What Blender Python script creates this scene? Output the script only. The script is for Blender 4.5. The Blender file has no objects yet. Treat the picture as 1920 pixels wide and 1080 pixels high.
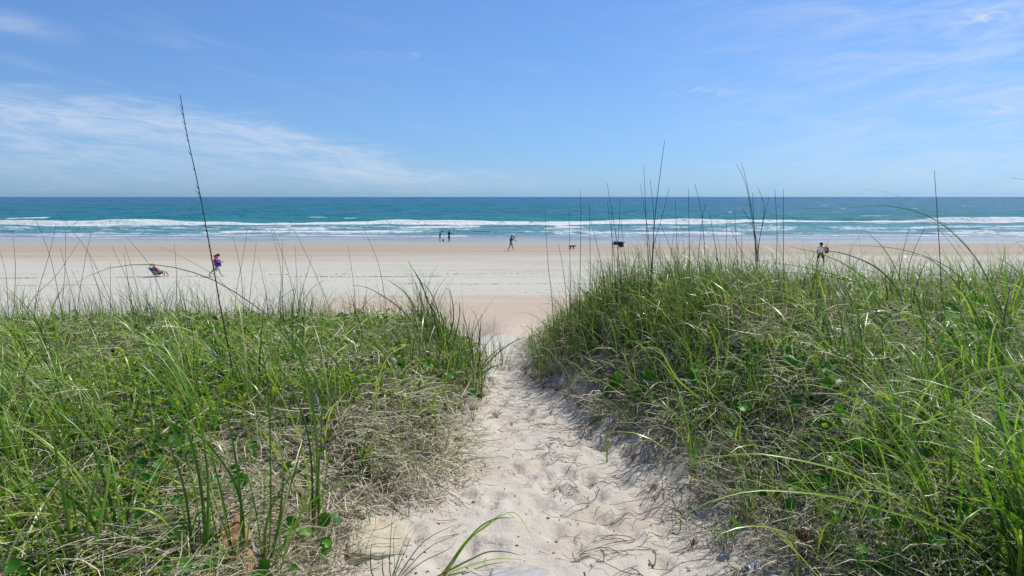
import bpy, bmesh, math, random
import numpy as np
from mathutils import Vector, Matrix

rng = np.random.default_rng(7)
random.seed(7)
R = math.radians
S = bpy.context.scene
C = S.collection

# ------------------------------------------------------------------ camera
F_PX, PITCH, ZC = 1400.0, R(6.96), 7.3
cam_d = bpy.data.cameras.new('camera')
cam_d.sensor_width = 36.0
cam_d.lens = 36.0 * F_PX / 1920.0
cam_d.clip_start = 0.05
cam_d.clip_end = 120000
cam = bpy.data.objects.new('camera', cam_d)
cam.location = (0, 0, ZC)
cam.rotation_euler = (R(90) - PITCH, 0, 0)
C.objects.link(cam)
S.camera = cam

# ------------------------------------------------------------------ light
SUN_AZ, SUN_EL = R(48), R(54)
sv = Vector((math.sin(SUN_AZ) * math.cos(SUN_EL), math.cos(SUN_AZ) * math.cos(SUN_EL), math.sin(SUN_EL)))
sun_d = bpy.data.lights.new('sun', 'SUN')
sun_d.energy = 5.0
sun_d.angle = R(0.53)
sun_d.color = (1.0, 0.965, 0.90)
sun = bpy.data.objects.new('sun', sun_d)
sun.rotation_euler = sv.to_track_quat('Z', 'Y').to_euler()
sun.location = (20, 20, 40)
C.objects.link(sun)

W = bpy.data.worlds.new('World')
S.world = W
W.use_nodes = True


class NT:
    """small helper for building node trees"""
    def __init__(self, tree):
        self.t = tree
        self.t.nodes.clear()

    def n(self, typ, **kw):
        nd = self.t.nodes.new(typ)
        for k, v in kw.items():
            setattr(nd, k, v)
        return nd

    def l(self, a, b):
        self.t.links.new(a, b)

    def put(self, sock, v):
        if v is None:
            return
        if hasattr(v, 'is_output'):
            self.l(v, sock)
        else:
            sock.default_value = v

    def m(self, op, a, b=None, c=None, clamp=False):
        nd = self.n('ShaderNodeMath', operation=op, use_clamp=clamp)
        for i, v in enumerate((a, b, c)):
            self.put(nd.inputs[i], v)
        return nd.outputs[0]

    def mix(self, fac, a, b, blend='MIX'):
        nd = self.n('ShaderNodeMix', data_type='RGBA', blend_type=blend)
        self.put(nd.inputs[0], fac)
        for s, v in ((nd.inputs[6], a), (nd.inputs[7], b)):
            if isinstance(v, tuple) and len(v) == 3:
                v = v + (1.0,)
            self.put(s, v)
        return nd.outputs[2]

    def noise(self, vec, scale, detail=4, rough=0.55, dist=0.0):
        nd = self.n('ShaderNodeTexNoise')
        self.put(nd.inputs['Vector'], vec)
        nd.inputs['Scale'].default_value = scale
        nd.inputs['Detail'].default_value = detail
        nd.inputs['Roughness'].default_value = rough
        nd.inputs['Distortion'].default_value = dist
        return nd.outputs['Fac']

    def ramp(self, fac, stops, interp='LINEAR'):
        nd = self.n('ShaderNodeValToRGB')
        cr = nd.color_ramp
        cr.interpolation = interp
        while len(cr.elements) < len(stops):
            cr.elements.new(0.5)
        for e, (p, c) in zip(cr.elements, stops):
            e.position = p
            e.color = (c[0], c[1], c[2], 1) if not isinstance(c, (int, float)) else (c, c, c, 1)
        self.put(nd.inputs[0], fac)
        return nd.outputs[0]

    def maprange(self, v, a, b, c=0.0, d=1.0, smooth=True):
        nd = self.n('ShaderNodeMapRange', interpolation_type='SMOOTHSTEP' if smooth else 'LINEAR')
        self.put(nd.inputs[0], v)
        for i, q in enumerate((a, b, c, d)):
            self.put(nd.inputs[i + 1], q)
        return nd.outputs[0]

    def xyz(self, vec):
        nd = self.n('ShaderNodeSeparateXYZ')
        self.l(vec, nd.inputs[0])
        return nd.outputs

    def comb(self, x, y, z):
        nd = self.n('ShaderNodeCombineXYZ')
        for i, v in enumerate((x, y, z)):
            self.put(nd.inputs[i], v)
        return nd.outputs[0]


def build_sky():
    k = NT(W.node_tree)
    sky = k.n('ShaderNodeTexSky', sky_type='NISHITA', sun_disc=False)
    sky.sun_elevation = SUN_EL
    sky.sun_rotation = SUN_AZ
    sky.altitude = 0
    sky.air_density = 1.0
    sky.dust_density = 0.35
    sky.ozone_density = 3.0
    tc = k.n('ShaderNodeTexCoord')
    x, y, z = k.xyz(tc.outputs['Generated'])
    deg = 57.29578
    el = k.m('MULTIPLY', k.m('ARCSINE', z), deg)
    az = k.m('MULTIPLY', k.m('ARCTAN2', x, y), deg)
    # clear-air colour of the photograph's sky by elevation (all round the horizon)
    tint = k.ramp(k.maprange(el, -2, 40, smooth=False),
                  [(0.0, (0.45, 0.80, 1.55)), (0.05, (0.45, 0.80, 1.55)), (0.08, (0.50, 0.79, 1.40)), (0.13, (0.52, 0.79, 1.28)), (0.20, (0.60, 0.83, 1.22)),
                   (0.40, (0.68, 0.92, 1.28)), (1.0, (0.9, 1.0, 1.15))])
    base = k.mix(1.0, sky.outputs[0], tint, 'MULTIPLY')
    # thin cirrus
    wv = k.comb(k.m('MULTIPLY', az, 0.045), k.m('ADD', k.m('MULTIPLY', el, 0.30), k.m('MULTIPLY', az, 0.045)), 0.0)
    n1 = k.noise(wv, 1.6, 7, 0.62, 0.5)
    wv2 = k.comb(k.m('MULTIPLY', az, 0.12), k.m('ADD', k.m('MULTIPLY', el, 0.55), k.m('MULTIPLY', az, -0.05)), 3.0)
    n2 = k.noise(wv2, 1.3, 8, 0.66, 0.8)
    wv3 = k.comb(k.m('MULTIPLY', az, 0.5), k.m('MULTIPLY', el, 1.6), 9.0)
    n3 = k.noise(wv3, 1.0, 6, 0.6, 0.6)
    # a bank of cirrus to the left whose upper edge comes down towards the middle
    fc = k.n('ShaderNodeFloatCurve')
    cv = fc.mapping.curves[0]
    pts = [(0.0, 0.68), (0.12, 0.66), (0.27, 0.60), (0.36, 0.52), (0.46, 0.36), (0.58, 0.22), (0.75, 0.14), (1.0, 0.10)]
    cv.points[0].location = pts[0]
    cv.points[1].location = pts[-1]
    for p in pts[1:-1]:
        cv.points.new(*p)
    fc.mapping.update()
    k.l(k.maprange(az, -40, 25, smooth=False), fc.inputs['Value'])
    top = k.m('MULTIPLY', fc.outputs[0], 11.0)
    wob = k.m('ADD', k.m('MULTIPLY', k.m('SUBTRACT', n2, 0.5), 4.2), k.m('MULTIPLY', k.m('SUBTRACT', n1, 0.5), 3.0))
    d = k.m('SUBTRACT', k.m('ADD', top, wob), el)
    bank = k.m('MULTIPLY', k.maprange(d, -0.5, 2.0), k.maprange(d, 11.0, 1.0))
    bank = k.m('MULTIPLY', bank, k.maprange(az, 14, -14, 0.12, 1.0))
    wv4 = k.comb(k.m('MULTIPLY', az, 0.16), k.m('ADD', k.m('MULTIPLY', el, 0.9), k.m('MULTIPLY', az, 0.10)), 6.0)
    n4 = k.noise(wv4, 1.5, 9, 0.68, 1.2)
    bank = k.m('MULTIPLY', bank, k.maprange(n1, 0.28, 0.70, 0.40, 1.0))
    bank = k.m('MULTIPLY', bank, k.maprange(n4, 0.30, 0.66, 0.35, 1.15))
    # upper-left wisp and the veil to the right
    wisp = k.m('MULTIPLY', k.maprange(k.m('ABSOLUTE', k.m('ADD', k.m('SUBTRACT', el, 10.6), k.m('MULTIPLY', k.m('ADD', az, 33), 0.12))), 1.1, 0.0), k.maprange(az, -28, -33))
    wisp = k.m('MULTIPLY', wisp, k.maprange(n2, 0.35, 0.6))
    veil = k.m('MULTIPLY', k.maprange(az, 4, 36), k.maprange(n2, 0.28, 0.74))
    veil = k.m('MULTIPLY', veil, 0.55)
    cl = k.m('MAXIMUM', k.m('MULTIPLY', bank, 0.62), k.m('MULTIPLY', wisp, 0.32))
    cl = k.m('MAXIMUM', cl, veil)
    # small cloudlets
    for (ca, ce, sa, se, amp) in ((31.8, 11.3, 2.6, 0.75, 1.0), (33.0, 5.4, 2.8, 0.6, 0.75), (28.0, 1.75, 2.0, 0.4, 0.55),
                                  (15.0, 7.6, 3.6, 0.45, 0.42), (-8.2, 10.3, 2.4, 0.22, 0.35), (25.0, 14.5, 6.0, 0.5, 0.35), (24.0, 11.5, 7, 0.6, 0.3)):
        da = k.m('DIVIDE', k.m('SUBTRACT', az, ca), sa)
        de = k.m('DIVIDE', k.m('SUBTRACT', el, ce), se)
        q = k.m('ADD', k.m('MULTIPLY', da, da), k.m('MULTIPLY', de, de))
        g = k.m('POWER', 2.718, k.m('MULTIPLY', q, -1.0))
        g = k.m('MULTIPLY', k.m('MULTIPLY', g, k.maprange(n3, 0.36, 0.70)), amp)
        cl = k.m('MAXIMUM', cl, g)
    # faint streaks everywhere else in the sky
    cl = k.m('MAXIMUM', cl, k.m('MULTIPLY', k.maprange(n1, 0.50, 0.85), 0.20))
    cl = k.m('MULTIPLY', cl, k.maprange(el, -0.5, 1.8))
    col = k.mix(k.m('MINIMUM', cl, 1.0), base, (6.6, 7.5, 8.9))
    bg = k.n('ShaderNodeBackground')
    k.l(col, bg.inputs[0])
    bg.inputs[1].default_value = 0.10
    out = k.n('ShaderNodeOutputWorld')
    k.l(bg.outputs[0], out.inputs[0])


build_sky()
S.view_settings.view_transform = 'Standard'
S.view_settings.look = 'None'
S.view_settings.exposure = 0.0
S.view_settings.gamma = 1.0
S.view_settings.use_curve_mapping = False
S.render.engine = 'CYCLES'
S.cycles.max_bounces = 6
S.cycles.transparent_max_bounces = 4


# ------------------------------------------------------------------ numeric helpers
def hash2(ix, iy, seed):
    v = np.sin(ix * 127.1 + iy * 311.7 + seed * 74.7) * 43758.5453
    return v - np.floor(v)


def vnoise(x, y, seed=0.0):
    ix, iy = np.floor(x), np.floor(y)
    fx, fy = x - ix, y - iy
    ux, uy = fx * fx * (3 - 2 * fx), fy * fy * (3 - 2 * fy)
    a, b = hash2(ix, iy, seed), hash2(ix + 1, iy, seed)
    c, d = hash2(ix, iy + 1, seed), hash2(ix + 1, iy + 1, seed)
    return (a + (b - a) * ux) * (1 - uy) + (c + (d - c) * ux) * uy


def fbm(x, y, seed=0.0, oct=4, gain=0.5):
    s, a, t = 0, 1.0, 0
    for i in range(oct):
        s = s + a * vnoise(x * 2 ** i, y * 2 ** i, seed + i * 3.1)
        t += a
        a *= gain
    return s / t


def sm(v):
    v = np.clip(v, 0, 1)
    return v * v * (3 - 2 * v)


CP, SP = math.cos(PITCH), math.sin(PITCH)


def at(px, py, y):
    """the point at distance y that the photograph shows at pixel px, py (1920 x 1080)"""
    a, b = (px - 960) / F_PX, (540 - py) / F_PX
    t = y / (CP + b * SP)
    return np.array((a * t, y, ZC + (b * CP - SP) * t))


# ------------------------------------------------------------------ the lie of the land
_PY = np.array([-20, 0, 3.2, 6, 10, 13, 17, 25, 32, 40, 55, 84, 105, 122, 140, 200, 400])
_PD = np.array([1.5, 1.6, 1.72, 1.95, 2.25, 2.52, 3.1, 4.3, 5.15, 5.5, 5.75, 6.12, 6.75, 7.28, 7.7, 9.5, 13])
_LY = np.array([-20, 0, 2.5, 4, 6, 8, 9.5, 11, 14, 20, 30, 40, 400])
_LD = np.array([1.3, 1.32, 1.34, 1.30, 1.36, 1.52, 1.66, 2.0, 3.0, 4.2, 5.2, 5.5, 13])
_RY = np.array([-20, 0, 2, 4, 6, 8, 9.5, 11, 14, 20, 30, 40, 400])
_RD = np.array([1.2, 1.22, 1.22, 1.14, 1.06, 1.10, 1.28, 1.75, 2.9, 4.1, 5.2, 5.5, 13])


def smooth_tab(xs, ys):
    g = np.linspace(-20, 400, 8401)
    v = np.interp(g, xs, ys)
    ker = np.hanning(41)
    ker /= ker.sum()
    vv = np.convolve(np.pad(v, 20, mode='edge'), ker, mode='valid')
    return g, vv


_TP, _TL, _TR = smooth_tab(_PY, _PD), smooth_tab(_LY, _LD), smooth_tab(_RY, _RD)


def edge_tab(pix):
    pts = []
    for px, py in pix:
        ys = np.linspace(1.2, 30, 3000)
        b = (540 - py) / F_PX
        z = ZC + (b * CP - SP) * ys / (CP + b * SP)
        g = ZC - np.interp(ys, *_TP)
        i = int(np.argmax(z <= g))
        p = at(px, py, ys[i])
        pts.append((p[1], p[0]))
    pts.sort()
    return np.array([p[0] for p in pts]), np.array([p[1] for p in pts])


_EL = edge_tab([(520, 1250), (590, 1080), (660, 1000), (770, 950), (825, 900), (850, 840), (885, 770), (905, 720), (905, 690), (890, 640)])
_ER = edge_tab([(1560, 1250), (1450, 1080), (1375, 1000), (1300, 940), (1255, 890), (1175, 830), (1105, 770), (1040, 725), (990, 692), (985, 650)])


def edges(y):
    return np.interp(y, *_EL), np.interp(y, *_ER)


def side(x, y):
    """distance from the path's edge: negative inside the path; and which side"""
    xl, xr = edges(y)
    wob = (fbm(x * 2.2, y * 2.2, 5) - 0.5) * 0.22
    l, r = xl - x + wob + 0.31, x - xr + wob + 0.30
    return l, r


_foot = []
for i in range(260):
    fy = 2.0 * (12.5 / 2.0) ** rng.random()
    a_, b_ = edges(fy)
    fx = a_ + (b_ - a_) * (0.5 + 0.36 * np.clip(rng.normal(), -1.2, 1.2))
    _foot.append((fx, fy, rng.uniform(0.045, 0.065), rng.uniform(0.10, 0.15), rng.normal() * 0.35, rng.uniform(0.012, 0.038)))


def H(x, y, detail=False):
    x = np.asarray(x, float)
    y = np.asarray(y, float)
    l, r = side(x, y)
    P, L, Rr = np.interp(y, *_TP), np.interp(y, *_TL), np.interp(y, *_TR)
    far = sm((34 - y) / 10)
    tl, tr = sm(l / 1.25) ** 0.9 * far, sm((r + 0.05) / 1.5) ** 0.85 * far
    dune = sm((26 - y) / 14)
    ny = (fbm(x * 0.55, y * 0.55, 1) - 0.5)
    drop = P + (L - P) * tl + (Rr - P) * tr
    drop = drop - ny * 0.22 * dune * np.maximum(tl, tr)
    drop = drop - (fbm(x * 0.15, y * 0.2, 8) - 0.5) * 0.18 * sm((y - 12) / 10) * sm((70 - y) / 30)
    # the mound to the right of the path stands a little proud
    drop = drop - 0.16 * np.exp(-((x - 1.0) / 0.75) ** 2 - ((y - 8.2) / 1.3) ** 2)
    z = ZC - drop
    if detail:
        inp = sm((0.35 - np.maximum(l, r)) / 0.35) * sm((16 - y) / 6)
        inp = inp * (1 - 0.95 * np.exp(-(((x + 0.50) / 0.22) ** 2 + ((y - 2.80) / 0.30) ** 2) ** 2))
        z = z + inp * ((fbm(x * 3.2, y * 3.2, 3, 4) - 0.5) * 0.07 + (fbm(x * 9, y * 9, 4, 3) - 0.5) * 0.030)
        for fx, fy, a_, b_, rot, dep in _foot:
            mk = (np.abs(x - fx) < 0.35) & (np.abs(y - fy) < 0.35)
            if not mk.any():
                continue
            dx, dy = x[mk] - fx, y[mk] - fy
            u, v = dx * math.cos(rot) + dy * math.sin(rot), -dx * math.sin(rot) + dy * math.cos(rot)
            q = np.sqrt((u / a_) ** 2 + (v / b_) ** 2)
            z[mk] += dep * (-np.exp(-q ** 4) + 0.5 * np.exp(-((q - 1.35) / 0.28) ** 2))
    return z


def hz(x, y):
    return float(H(np.array([x]), np.array([y]))[0])


def ground(px, py, lo=1.2, hi=135):
    """where the view ray through a pixel meets the land"""
    ys = np.geomspace(lo, hi, 4000)
    a, b = (px - 960) / F_PX, (540 - py) / F_PX
    t = ys / (CP + b * SP)
    g = H(a * t, ys)
    z = ZC + (b * CP - SP) * t
    i = int(np.argmax(z <= g)) if (z <= g).any() else len(ys) - 1
    return np.array((a * t[i], ys[i], g[i]))


# ------------------------------------------------------------------ object helpers
def tag(o, label=None, cat=None, group=None, kind=None):
    for k_, v in (('label', label), ('category', cat), ('group', group), ('kind', kind)):
        if v:
            o[k_] = v
    return o


def empty(name, loc, rz=0.0):
    o = bpy.data.objects.new(name, None)
    o.location = loc
    o.rotation_euler = (0, 0, rz)
    o.empty_display_size = 0.1
    C.objects.link(o)
    return o


def mesh_np(name, verts, quads, attrs=None, mat=None, smooth=True, tris=None):
    me = bpy.data.meshes.new(name)
    verts = np.asarray(verts, np.float32).reshape(-1, 3)
    me.vertices.add(len(verts))
    me.vertices.foreach_set('co', verts.ravel())
    idx, starts, n = [], [], 0
    if quads is not None and len(quads):
        q = np.asarray(quads, np.int32).reshape(-1, 4)
        idx.append(q.ravel())
        starts.append(np.arange(len(q), dtype=np.int32) * 4)
        n = len(q) * 4
    if tris is not None and len(tris):
        t = np.asarray(tris, np.int32).reshape(-1, 3)
        idx.append(t.ravel())
        starts.append(np.arange(len(t), dtype=np.int32) * 3 + n)
    idx, starts = np.concatenate(idx), np.concatenate(starts)
    me.loops.add(len(idx))
    me.loops.foreach_set('vertex_index', idx)
    me.polygons.add(len(starts))
    me.polygons.foreach_set('loop_start', starts)
    me.update(calc_edges=True)
    if smooth:
        me.polygons.foreach_set('use_smooth', np.ones(len(starts), bool))
    for k_, v in (attrs or {}).items():
        at_ = me.attributes.new(k_, 'FLOAT', 'POINT')
        at_.data.foreach_set('value', np.asarray(v, np.float32).ravel())
    if mat:
        me.materials.append(mat)
    return me


def obj(name, me, parent=None, loc=None):
    o = bpy.data.objects.new(name, me)
    if loc is not None:
        o.location = loc
    C.objects.link(o)
    if parent:
        o.parent = parent
    return o


def new_mat(name):
    m = bpy.data.materials.new(name)
    m.use_nodes = True
    return m, NT(m.node_tree)


def finish(k, shader, disp=None):
    out = k.n('ShaderNodeOutputMaterial')
    k.l(shader, out.inputs[0])


def attr(k, name):
    nd = k.n('ShaderNodeAttribute', attribute_name=name)
    return nd.outputs['Fac']


def pos(k):
    return k.n('ShaderNodeNewGeometry').outputs['Position']


def principled(k, col, rough=0.6, spec=0.4, normal=None, **kw):
    b = k.n('ShaderNodeBsdfPrincipled')
    k.put(b.inputs['Base Color'], col if not (isinstance(col, tuple) and len(col) == 3) else col + (1.0,))
    k.put(b.inputs['Roughness'], rough)
    k.put(b.inputs['Specular IOR Level'], spec)
    if normal is not None:
        k.l(normal, b.inputs['Normal'])
    for a_, v in kw.items():
        k.put(b.inputs[a_], v)
    return b.outputs[0]


def bump(k, h, strength, dist):
    b = k.n('ShaderNodeBump')
    b.inputs['Strength'].default_value = strength
    b.inputs['Distance'].default_value = dist
    k.l(h, b.inputs['Height'])
    return b.outputs[0]


def simple_mat(name, col, rough=0.7, spec=0.3, var=0.25, scale=30.0):
    m, k = new_mat(name)
    p = k.n('ShaderNodeTexCoord').outputs['Object']
    n = k.noise(p, scale, 4, 0.6)
    c = k.mix(n, tuple(v * (1 - var) for v in col), tuple(min(1, v * (1 + var)) for v in col))
    finish(k, principled(k, c, rough, spec))
    return m


# ------------------------------------------------------------------ materials of the setting
def mat_sand():
    m, k = new_mat('sand')
    P = pos(k)
    x, y, z = k.xyz(P)
    wide = k.noise(k.comb(k.m('MULTIPLY', x, 0.012), k.m('MULTIPLY', y, 0.10), 0.0), 1.0, 5, 0.6)
    fine = k.noise(k.comb(k.m('MULTIPLY', x, 0.05), k.m('MULTIPLY', y, 0.5), 2.0), 1.0, 5, 0.65)
    warp = k.m('ADD', k.m('MULTIPLY', k.m('SUBTRACT', wide, 0.5), 16.0), k.m('MULTIPLY', k.m('SUBTRACT', fine, 0.5), 5.0))
    damp = k.maprange(y, 14, 50)
    yy = k.m('ADD', y, k.m('MULTIPLY', warp, damp))
    white, shell, pale = (0.475, 0.455, 0.425), (0.43, 0.335, 0.275), (0.50, 0.487, 0.455)
    st = lambda d: d / 140.0
    col = k.ramp(k.m('DIVIDE', yy, 140.0), [
        (st(0), (0.475, 0.43, 0.372)), (st(11), (0.465, 0.435, 0.385)), (st(14.5), (0.43, 0.41, 0.365)), (st(39), (0.425, 0.41, 0.36)),
        (st(42), (0.425, 0.418, 0.37)), (st(52), (0.425, 0.423, 0.37)), (st(66), (0.405, 0.395, 0.34)),
        (st(76), (0.40, 0.37, 0.305)), (st(82), (0.305, 0.245, 0.187)), (st(88), (0.295, 0.272, 0.226)), (st(95), (0.275, 0.237, 0.192)),
        (st(104), (0.285, 0.262, 0.212)), (st(118), (0.28, 0.262, 0.215)), (st(123), (0.22, 0.21, 0.20)), (st(140), (0.2, 0.19, 0.18))])
    px_ = k.m('DIVIDE', k.m('ADD', x, 2.5), 8.5)
    pm = k.m('POWER', 2.718, k.m('MULTIPLY', k.m('MULTIPLY', px_, px_), -1.0))
    pm = k.m('ADD', pm, k.m('MULTIPLY', k.m('SUBTRACT', fine, 0.5), 0.8))
    pm = k.m('MULTIPLY', k.maprange(pm, 0.25, 0.6), k.m('MULTIPLY', k.maprange(y, 13.5, 17), k.maprange(yy, 41.5, 39.5)))
    col = k.mix(pm, col, (0.40, 0.315, 0.245))
    # long streaks of shell along the beach
    strk = k.noise(k.comb(k.m('MULTIPLY', x, 0.011), k.m('MULTIPLY', y, 0.17), 5.0), 1.0, 6, 0.62)
    col = k.mix(k.m('MULTIPLY', k.m('MULTIPLY', k.maprange(strk, 0.47, 0.62), k.maprange(y, 58, 80)), 0.75), col, (0.285, 0.215, 0.158))
    strk2 = k.noise(k.comb(k.m('MULTIPLY', x, 0.02), k.m('MULTIPLY', y, 0.38), 8.0), 1.0, 5, 0.6)
    col = k.mix(k.m('MULTIPLY', k.m('MULTIPLY', k.maprange(strk2, 0.50, 0.75), k.maprange(y, 40, 48)), 0.45), col, (0.31, 0.285, 0.24))
    blot = k.noise(k.comb(k.m('MULTIPLY', x, 0.035), k.m('MULTIPLY', y, 0.11), 11.0), 1.0, 7, 0.68, 0.6)
    col = k.mix(k.m('MULTIPLY', k.maprange(blot, 0.46, 0.68), k.maprange(y, 38, 60, 0.0, 0.42)), col, (0.27, 0.235, 0.185))
    trk = k.noise(k.comb(k.m('MULTIPLY', x, 0.25), k.m('MULTIPLY', y, 0.55), 14.0), 1.0, 6, 0.7)
    col = k.mix(k.m('MULTIPLY', k.maprange(trk, 0.55, 0.72), k.maprange(y, 14, 30, 0.0, 0.30)), col, (0.29, 0.265, 0.22))
    # near: patches of coarser, pinker shell sand; specks of shell
    pat = k.noise(P, 1.9, 5, 0.6)
    col = k.mix(k.m('MULTIPLY', k.m('MULTIPLY', k.maprange(pat, 0.48, 0.68), k.maprange(y, 14, 8)), 0.5), col, (0.42, 0.335, 0.265))
    gr = k.noise(P, 260.0, 2, 0.7)
    col = k.mix(k.m('MULTIPLY', k.maprange(gr, 0.54, 0.66), k.maprange(y, 9, 3, 0.0, 0.6)), col, (0.22, 0.15, 0.11))
    col = k.mix(k.maprange(gr, 0.30, 0.72, 0.0, 0.28), col, (0.60, 0.54, 0.47))
    sp = k.noise(P, 9.0, 3, 0.7)
    col = k.mix(k.m('MULTIPLY', k.maprange(sp, 0.63, 0.70), k.maprange(y, 60, 10, 0.0, 0.5)), col, (0.24, 0.19, 0.15))
    litter_shade = attr(k, 'litter')
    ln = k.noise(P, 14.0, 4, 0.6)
    col = k.mix(k.m('MULTIPLY', litter_shade, k.maprange(ln, 0.15, 0.6)), col, (0.040, 0.032, 0.022))  # dead plant litter, darkened to paint black shade into the grass gaps
    wet = k.maprange(yy, 112, 121)
    rough = k.m('SUBTRACT', 0.92, k.m('MULTIPLY', wet, 0.72))
    spec = k.m('ADD', 0.15, k.m('MULTIPLY', wet, 0.55))
    nb = k.noise(P, 26.0, 5, 0.6)
    nb2 = k.noise(P, 180.0, 2, 0.6)
    h = k.m('ADD', k.m('MULTIPLY', nb, 0.016), k.m('MULTIPLY', nb2, 0.0022))
    h = k.m('ADD', h, k.m('MULTIPLY', k.m('MULTIPLY', k.noise(P, 1.6, 4, 0.65), 0.10), k.maprange(y, 12, 25)))
    h = k.m('MULTIPLY', h, k.maprange(y, 100, 60))
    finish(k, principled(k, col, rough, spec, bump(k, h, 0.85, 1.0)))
    return m


def mat_sea():
    m, k = new_mat('sea_water')
    P = pos(k)
    x, y, z = k.xyz(P)
    patch = k.noise(k.comb(k.m('MULTIPLY', x, 0.004), k.m('MULTIPLY', y, 0.016), 0.0), 1.0, 5, 0.6)
    yl = k.m('ADD', k.m('LOGARITHM', k.m('MAXIMUM', y, 1.0), 10.0), k.m('MULTIPLY', k.m('SUBTRACT', patch, 0.5), 0.22))
    L10 = lambda d: (math.log10(d) - 2.0) / 2.5
    col = k.ramp(k.m('DIVIDE', k.m('SUBTRACT', yl, 2.0), 2.5), [
        (L10(112), (0.36, 0.35, 0.34)), (L10(124), (0.33, 0.34, 0.36)), (L10(133), (0.24, 0.30, 0.34)), (L10(150), (0.115, 0.25, 0.29)), (L10(185), (0.085, 0.25, 0.29)), (L10(215), (0.025, 0.19, 0.205)),
        (L10(300), (0.010, 0.148, 0.186)), (L10(600), (0.004, 0.116, 0.178)), (L10(1500), (0.002, 0.094, 0.168)), (L10(9000), (0.002, 0.080, 0.157))])
    gust = k.noise(k.comb(k.m('MULTIPLY', x, 0.02), k.m('MULTIPLY', y, 0.05), 4.0), 1.0, 6, 0.65)
    col = k.mix(k.maprange(gust, 0.5, 0.8, 0.0, 0.55), col, (0.005, 0.085, 0.11))
    f = attr(k, 'foam_glitter')
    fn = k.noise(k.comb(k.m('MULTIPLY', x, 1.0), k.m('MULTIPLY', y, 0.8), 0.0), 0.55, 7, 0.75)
    foam_glitter = k.maprange(k.m('ADD', f, k.m('MULTIPLY', k.m('SUBTRACT', fn, 0.5), 1.3)), 0.38, 0.74)
    n1 = k.noise(k.comb(k.m('MULTIPLY', x, 0.35), y, 0.0), 0.8, 6, 0.65)
    n2 = k.noise(k.comb(k.m('MULTIPLY', x, 0.09), k.m('MULTIPLY', y, 0.16), 3.0), 1.0, 5, 0.6)
    h = k.m('ADD', k.m('MULTIPLY', n1, 0.35), k.m('MULTIPLY', n2, 1.8))
    h = k.m('MULTIPLY', h, k.maprange(y, 116, 150, 0.08, 1.0))
    wat = principled(k, col, 0.25, 0.045, bump(k, h, 1.0, 2.4))
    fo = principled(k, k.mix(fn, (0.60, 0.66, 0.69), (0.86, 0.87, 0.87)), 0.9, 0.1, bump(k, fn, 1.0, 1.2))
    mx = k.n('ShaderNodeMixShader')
    k.l(foam_glitter, mx.inputs[0])
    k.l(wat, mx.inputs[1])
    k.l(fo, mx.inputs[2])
    finish(k, mx.outputs[0])
    return m


def leaf_mat(name, ramp_stops, base=None, dry=(0.40, 0.33, 0.20), trans=0.35, tcol=(1.35, 1.5, 0.75), rough=0.42, spec=0.45):
    """blade / leaf material: 'tint' picks a colour of the living leaf, 'dry' its dead share, 'along' runs from base to tip"""
    m, k = new_mat(name)
    t, d, a = attr(k, 'tint'), attr(k, 'dry'), attr(k, 'along')
    col = k.ramp(t, ramp_stops)
    n = k.noise(pos(k), 55.0, 3, 0.6)
    col = k.mix(k.maprange(n, 0.3, 0.7, 0.0, 0.35), col, k.mix(1.0, col, (1.7, 1.45, 0.9), 'MULTIPLY'))
    if base:
        col = k.mix(k.m('MULTIPLY', k.maprange(a, 0.22, 0.0), 0.8), col, base)
    col = k.mix(d, col, k.mix(t, dry, tuple(v * 1.25 for v in dry)))
    pr = principled(k, col, rough, spec)
    tr = k.n('ShaderNodeBsdfTranslucent')
    k.l(k.mix(1.0, col, tcol, 'MULTIPLY'), tr.inputs[0])
    mx = k.n('ShaderNodeMixShader')
    mx.inputs[0].default_value = trans
    k.l(pr, mx.inputs[1])
    k.l(tr.outputs[0], mx.inputs[2])
    finish(k, mx.outputs[0])
    return m


GREEN = [(0.0, (0.007, 0.026, 0.005)), (0.33, (0.036, 0.110, 0.012)), (0.68, (0.115, 0.275, 0.018)), (1.0, (0.30, 0.40, 0.06))]
M_sand, M_sea = mat_sand(), mat_sea()
M_blade = leaf_mat('sea_oats_blade', GREEN, base=(0.22, 0.15, 0.07), rough=0.30, spec=0.38)
M_thatch = leaf_mat('dead_grass', [(0.0, (0.05, 0.038, 0.024)), (0.35, (0.20, 0.165, 0.11)), (0.75, (0.50, 0.455, 0.36)), (1.0, (0.72, 0.68, 0.58))],
                    dry=(0.23, 0.26, 0.135), trans=0.12, tcol=(1.1, 1.0, 0.8), rough=0.55, spec=0.2)
M_cover = leaf_mat('cover_leaf', [(0.0, (0.009, 0.034, 0.004)), (0.38, (0.052, 0.150, 0.010)), (0.72, (0.16, 0.30, 0.018)), (1.0, (0.31, 0.36, 0.035))],
                   trans=0.42, rough=0.5, spec=0.2)
M_broad = leaf_mat('broad_leaf', [(0.0, (0.022, 0.10, 0.012)), (0.5, (0.055, 0.19, 0.016)), (0.85, (0.13, 0.29, 0.025)), (1.0, (0.42, 0.44, 0.03))],
                   trans=0.34, rough=0.45, spec=0.3)
M_stalk = simple_mat('dead_stalk', (0.055, 0.045, 0.032), 0.7, 0.2, 0.45, 60)
M_twig = simple_mat('twig', (0.10, 0.075, 0.055), 0.8, 0.2, 0.5, 60)
M_stub = simple_mat('dead_tuft', (0.26, 0.15, 0.07), 0.8, 0.2, 0.45, 60)


# ------------------------------------------------------------------ the land and the sea
def grow(a, step, g, end):
    out = [a]
    s = step
    while out[-1] < end:
        s *= g
        out.append(out[-1] + s)
    return out


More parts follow.
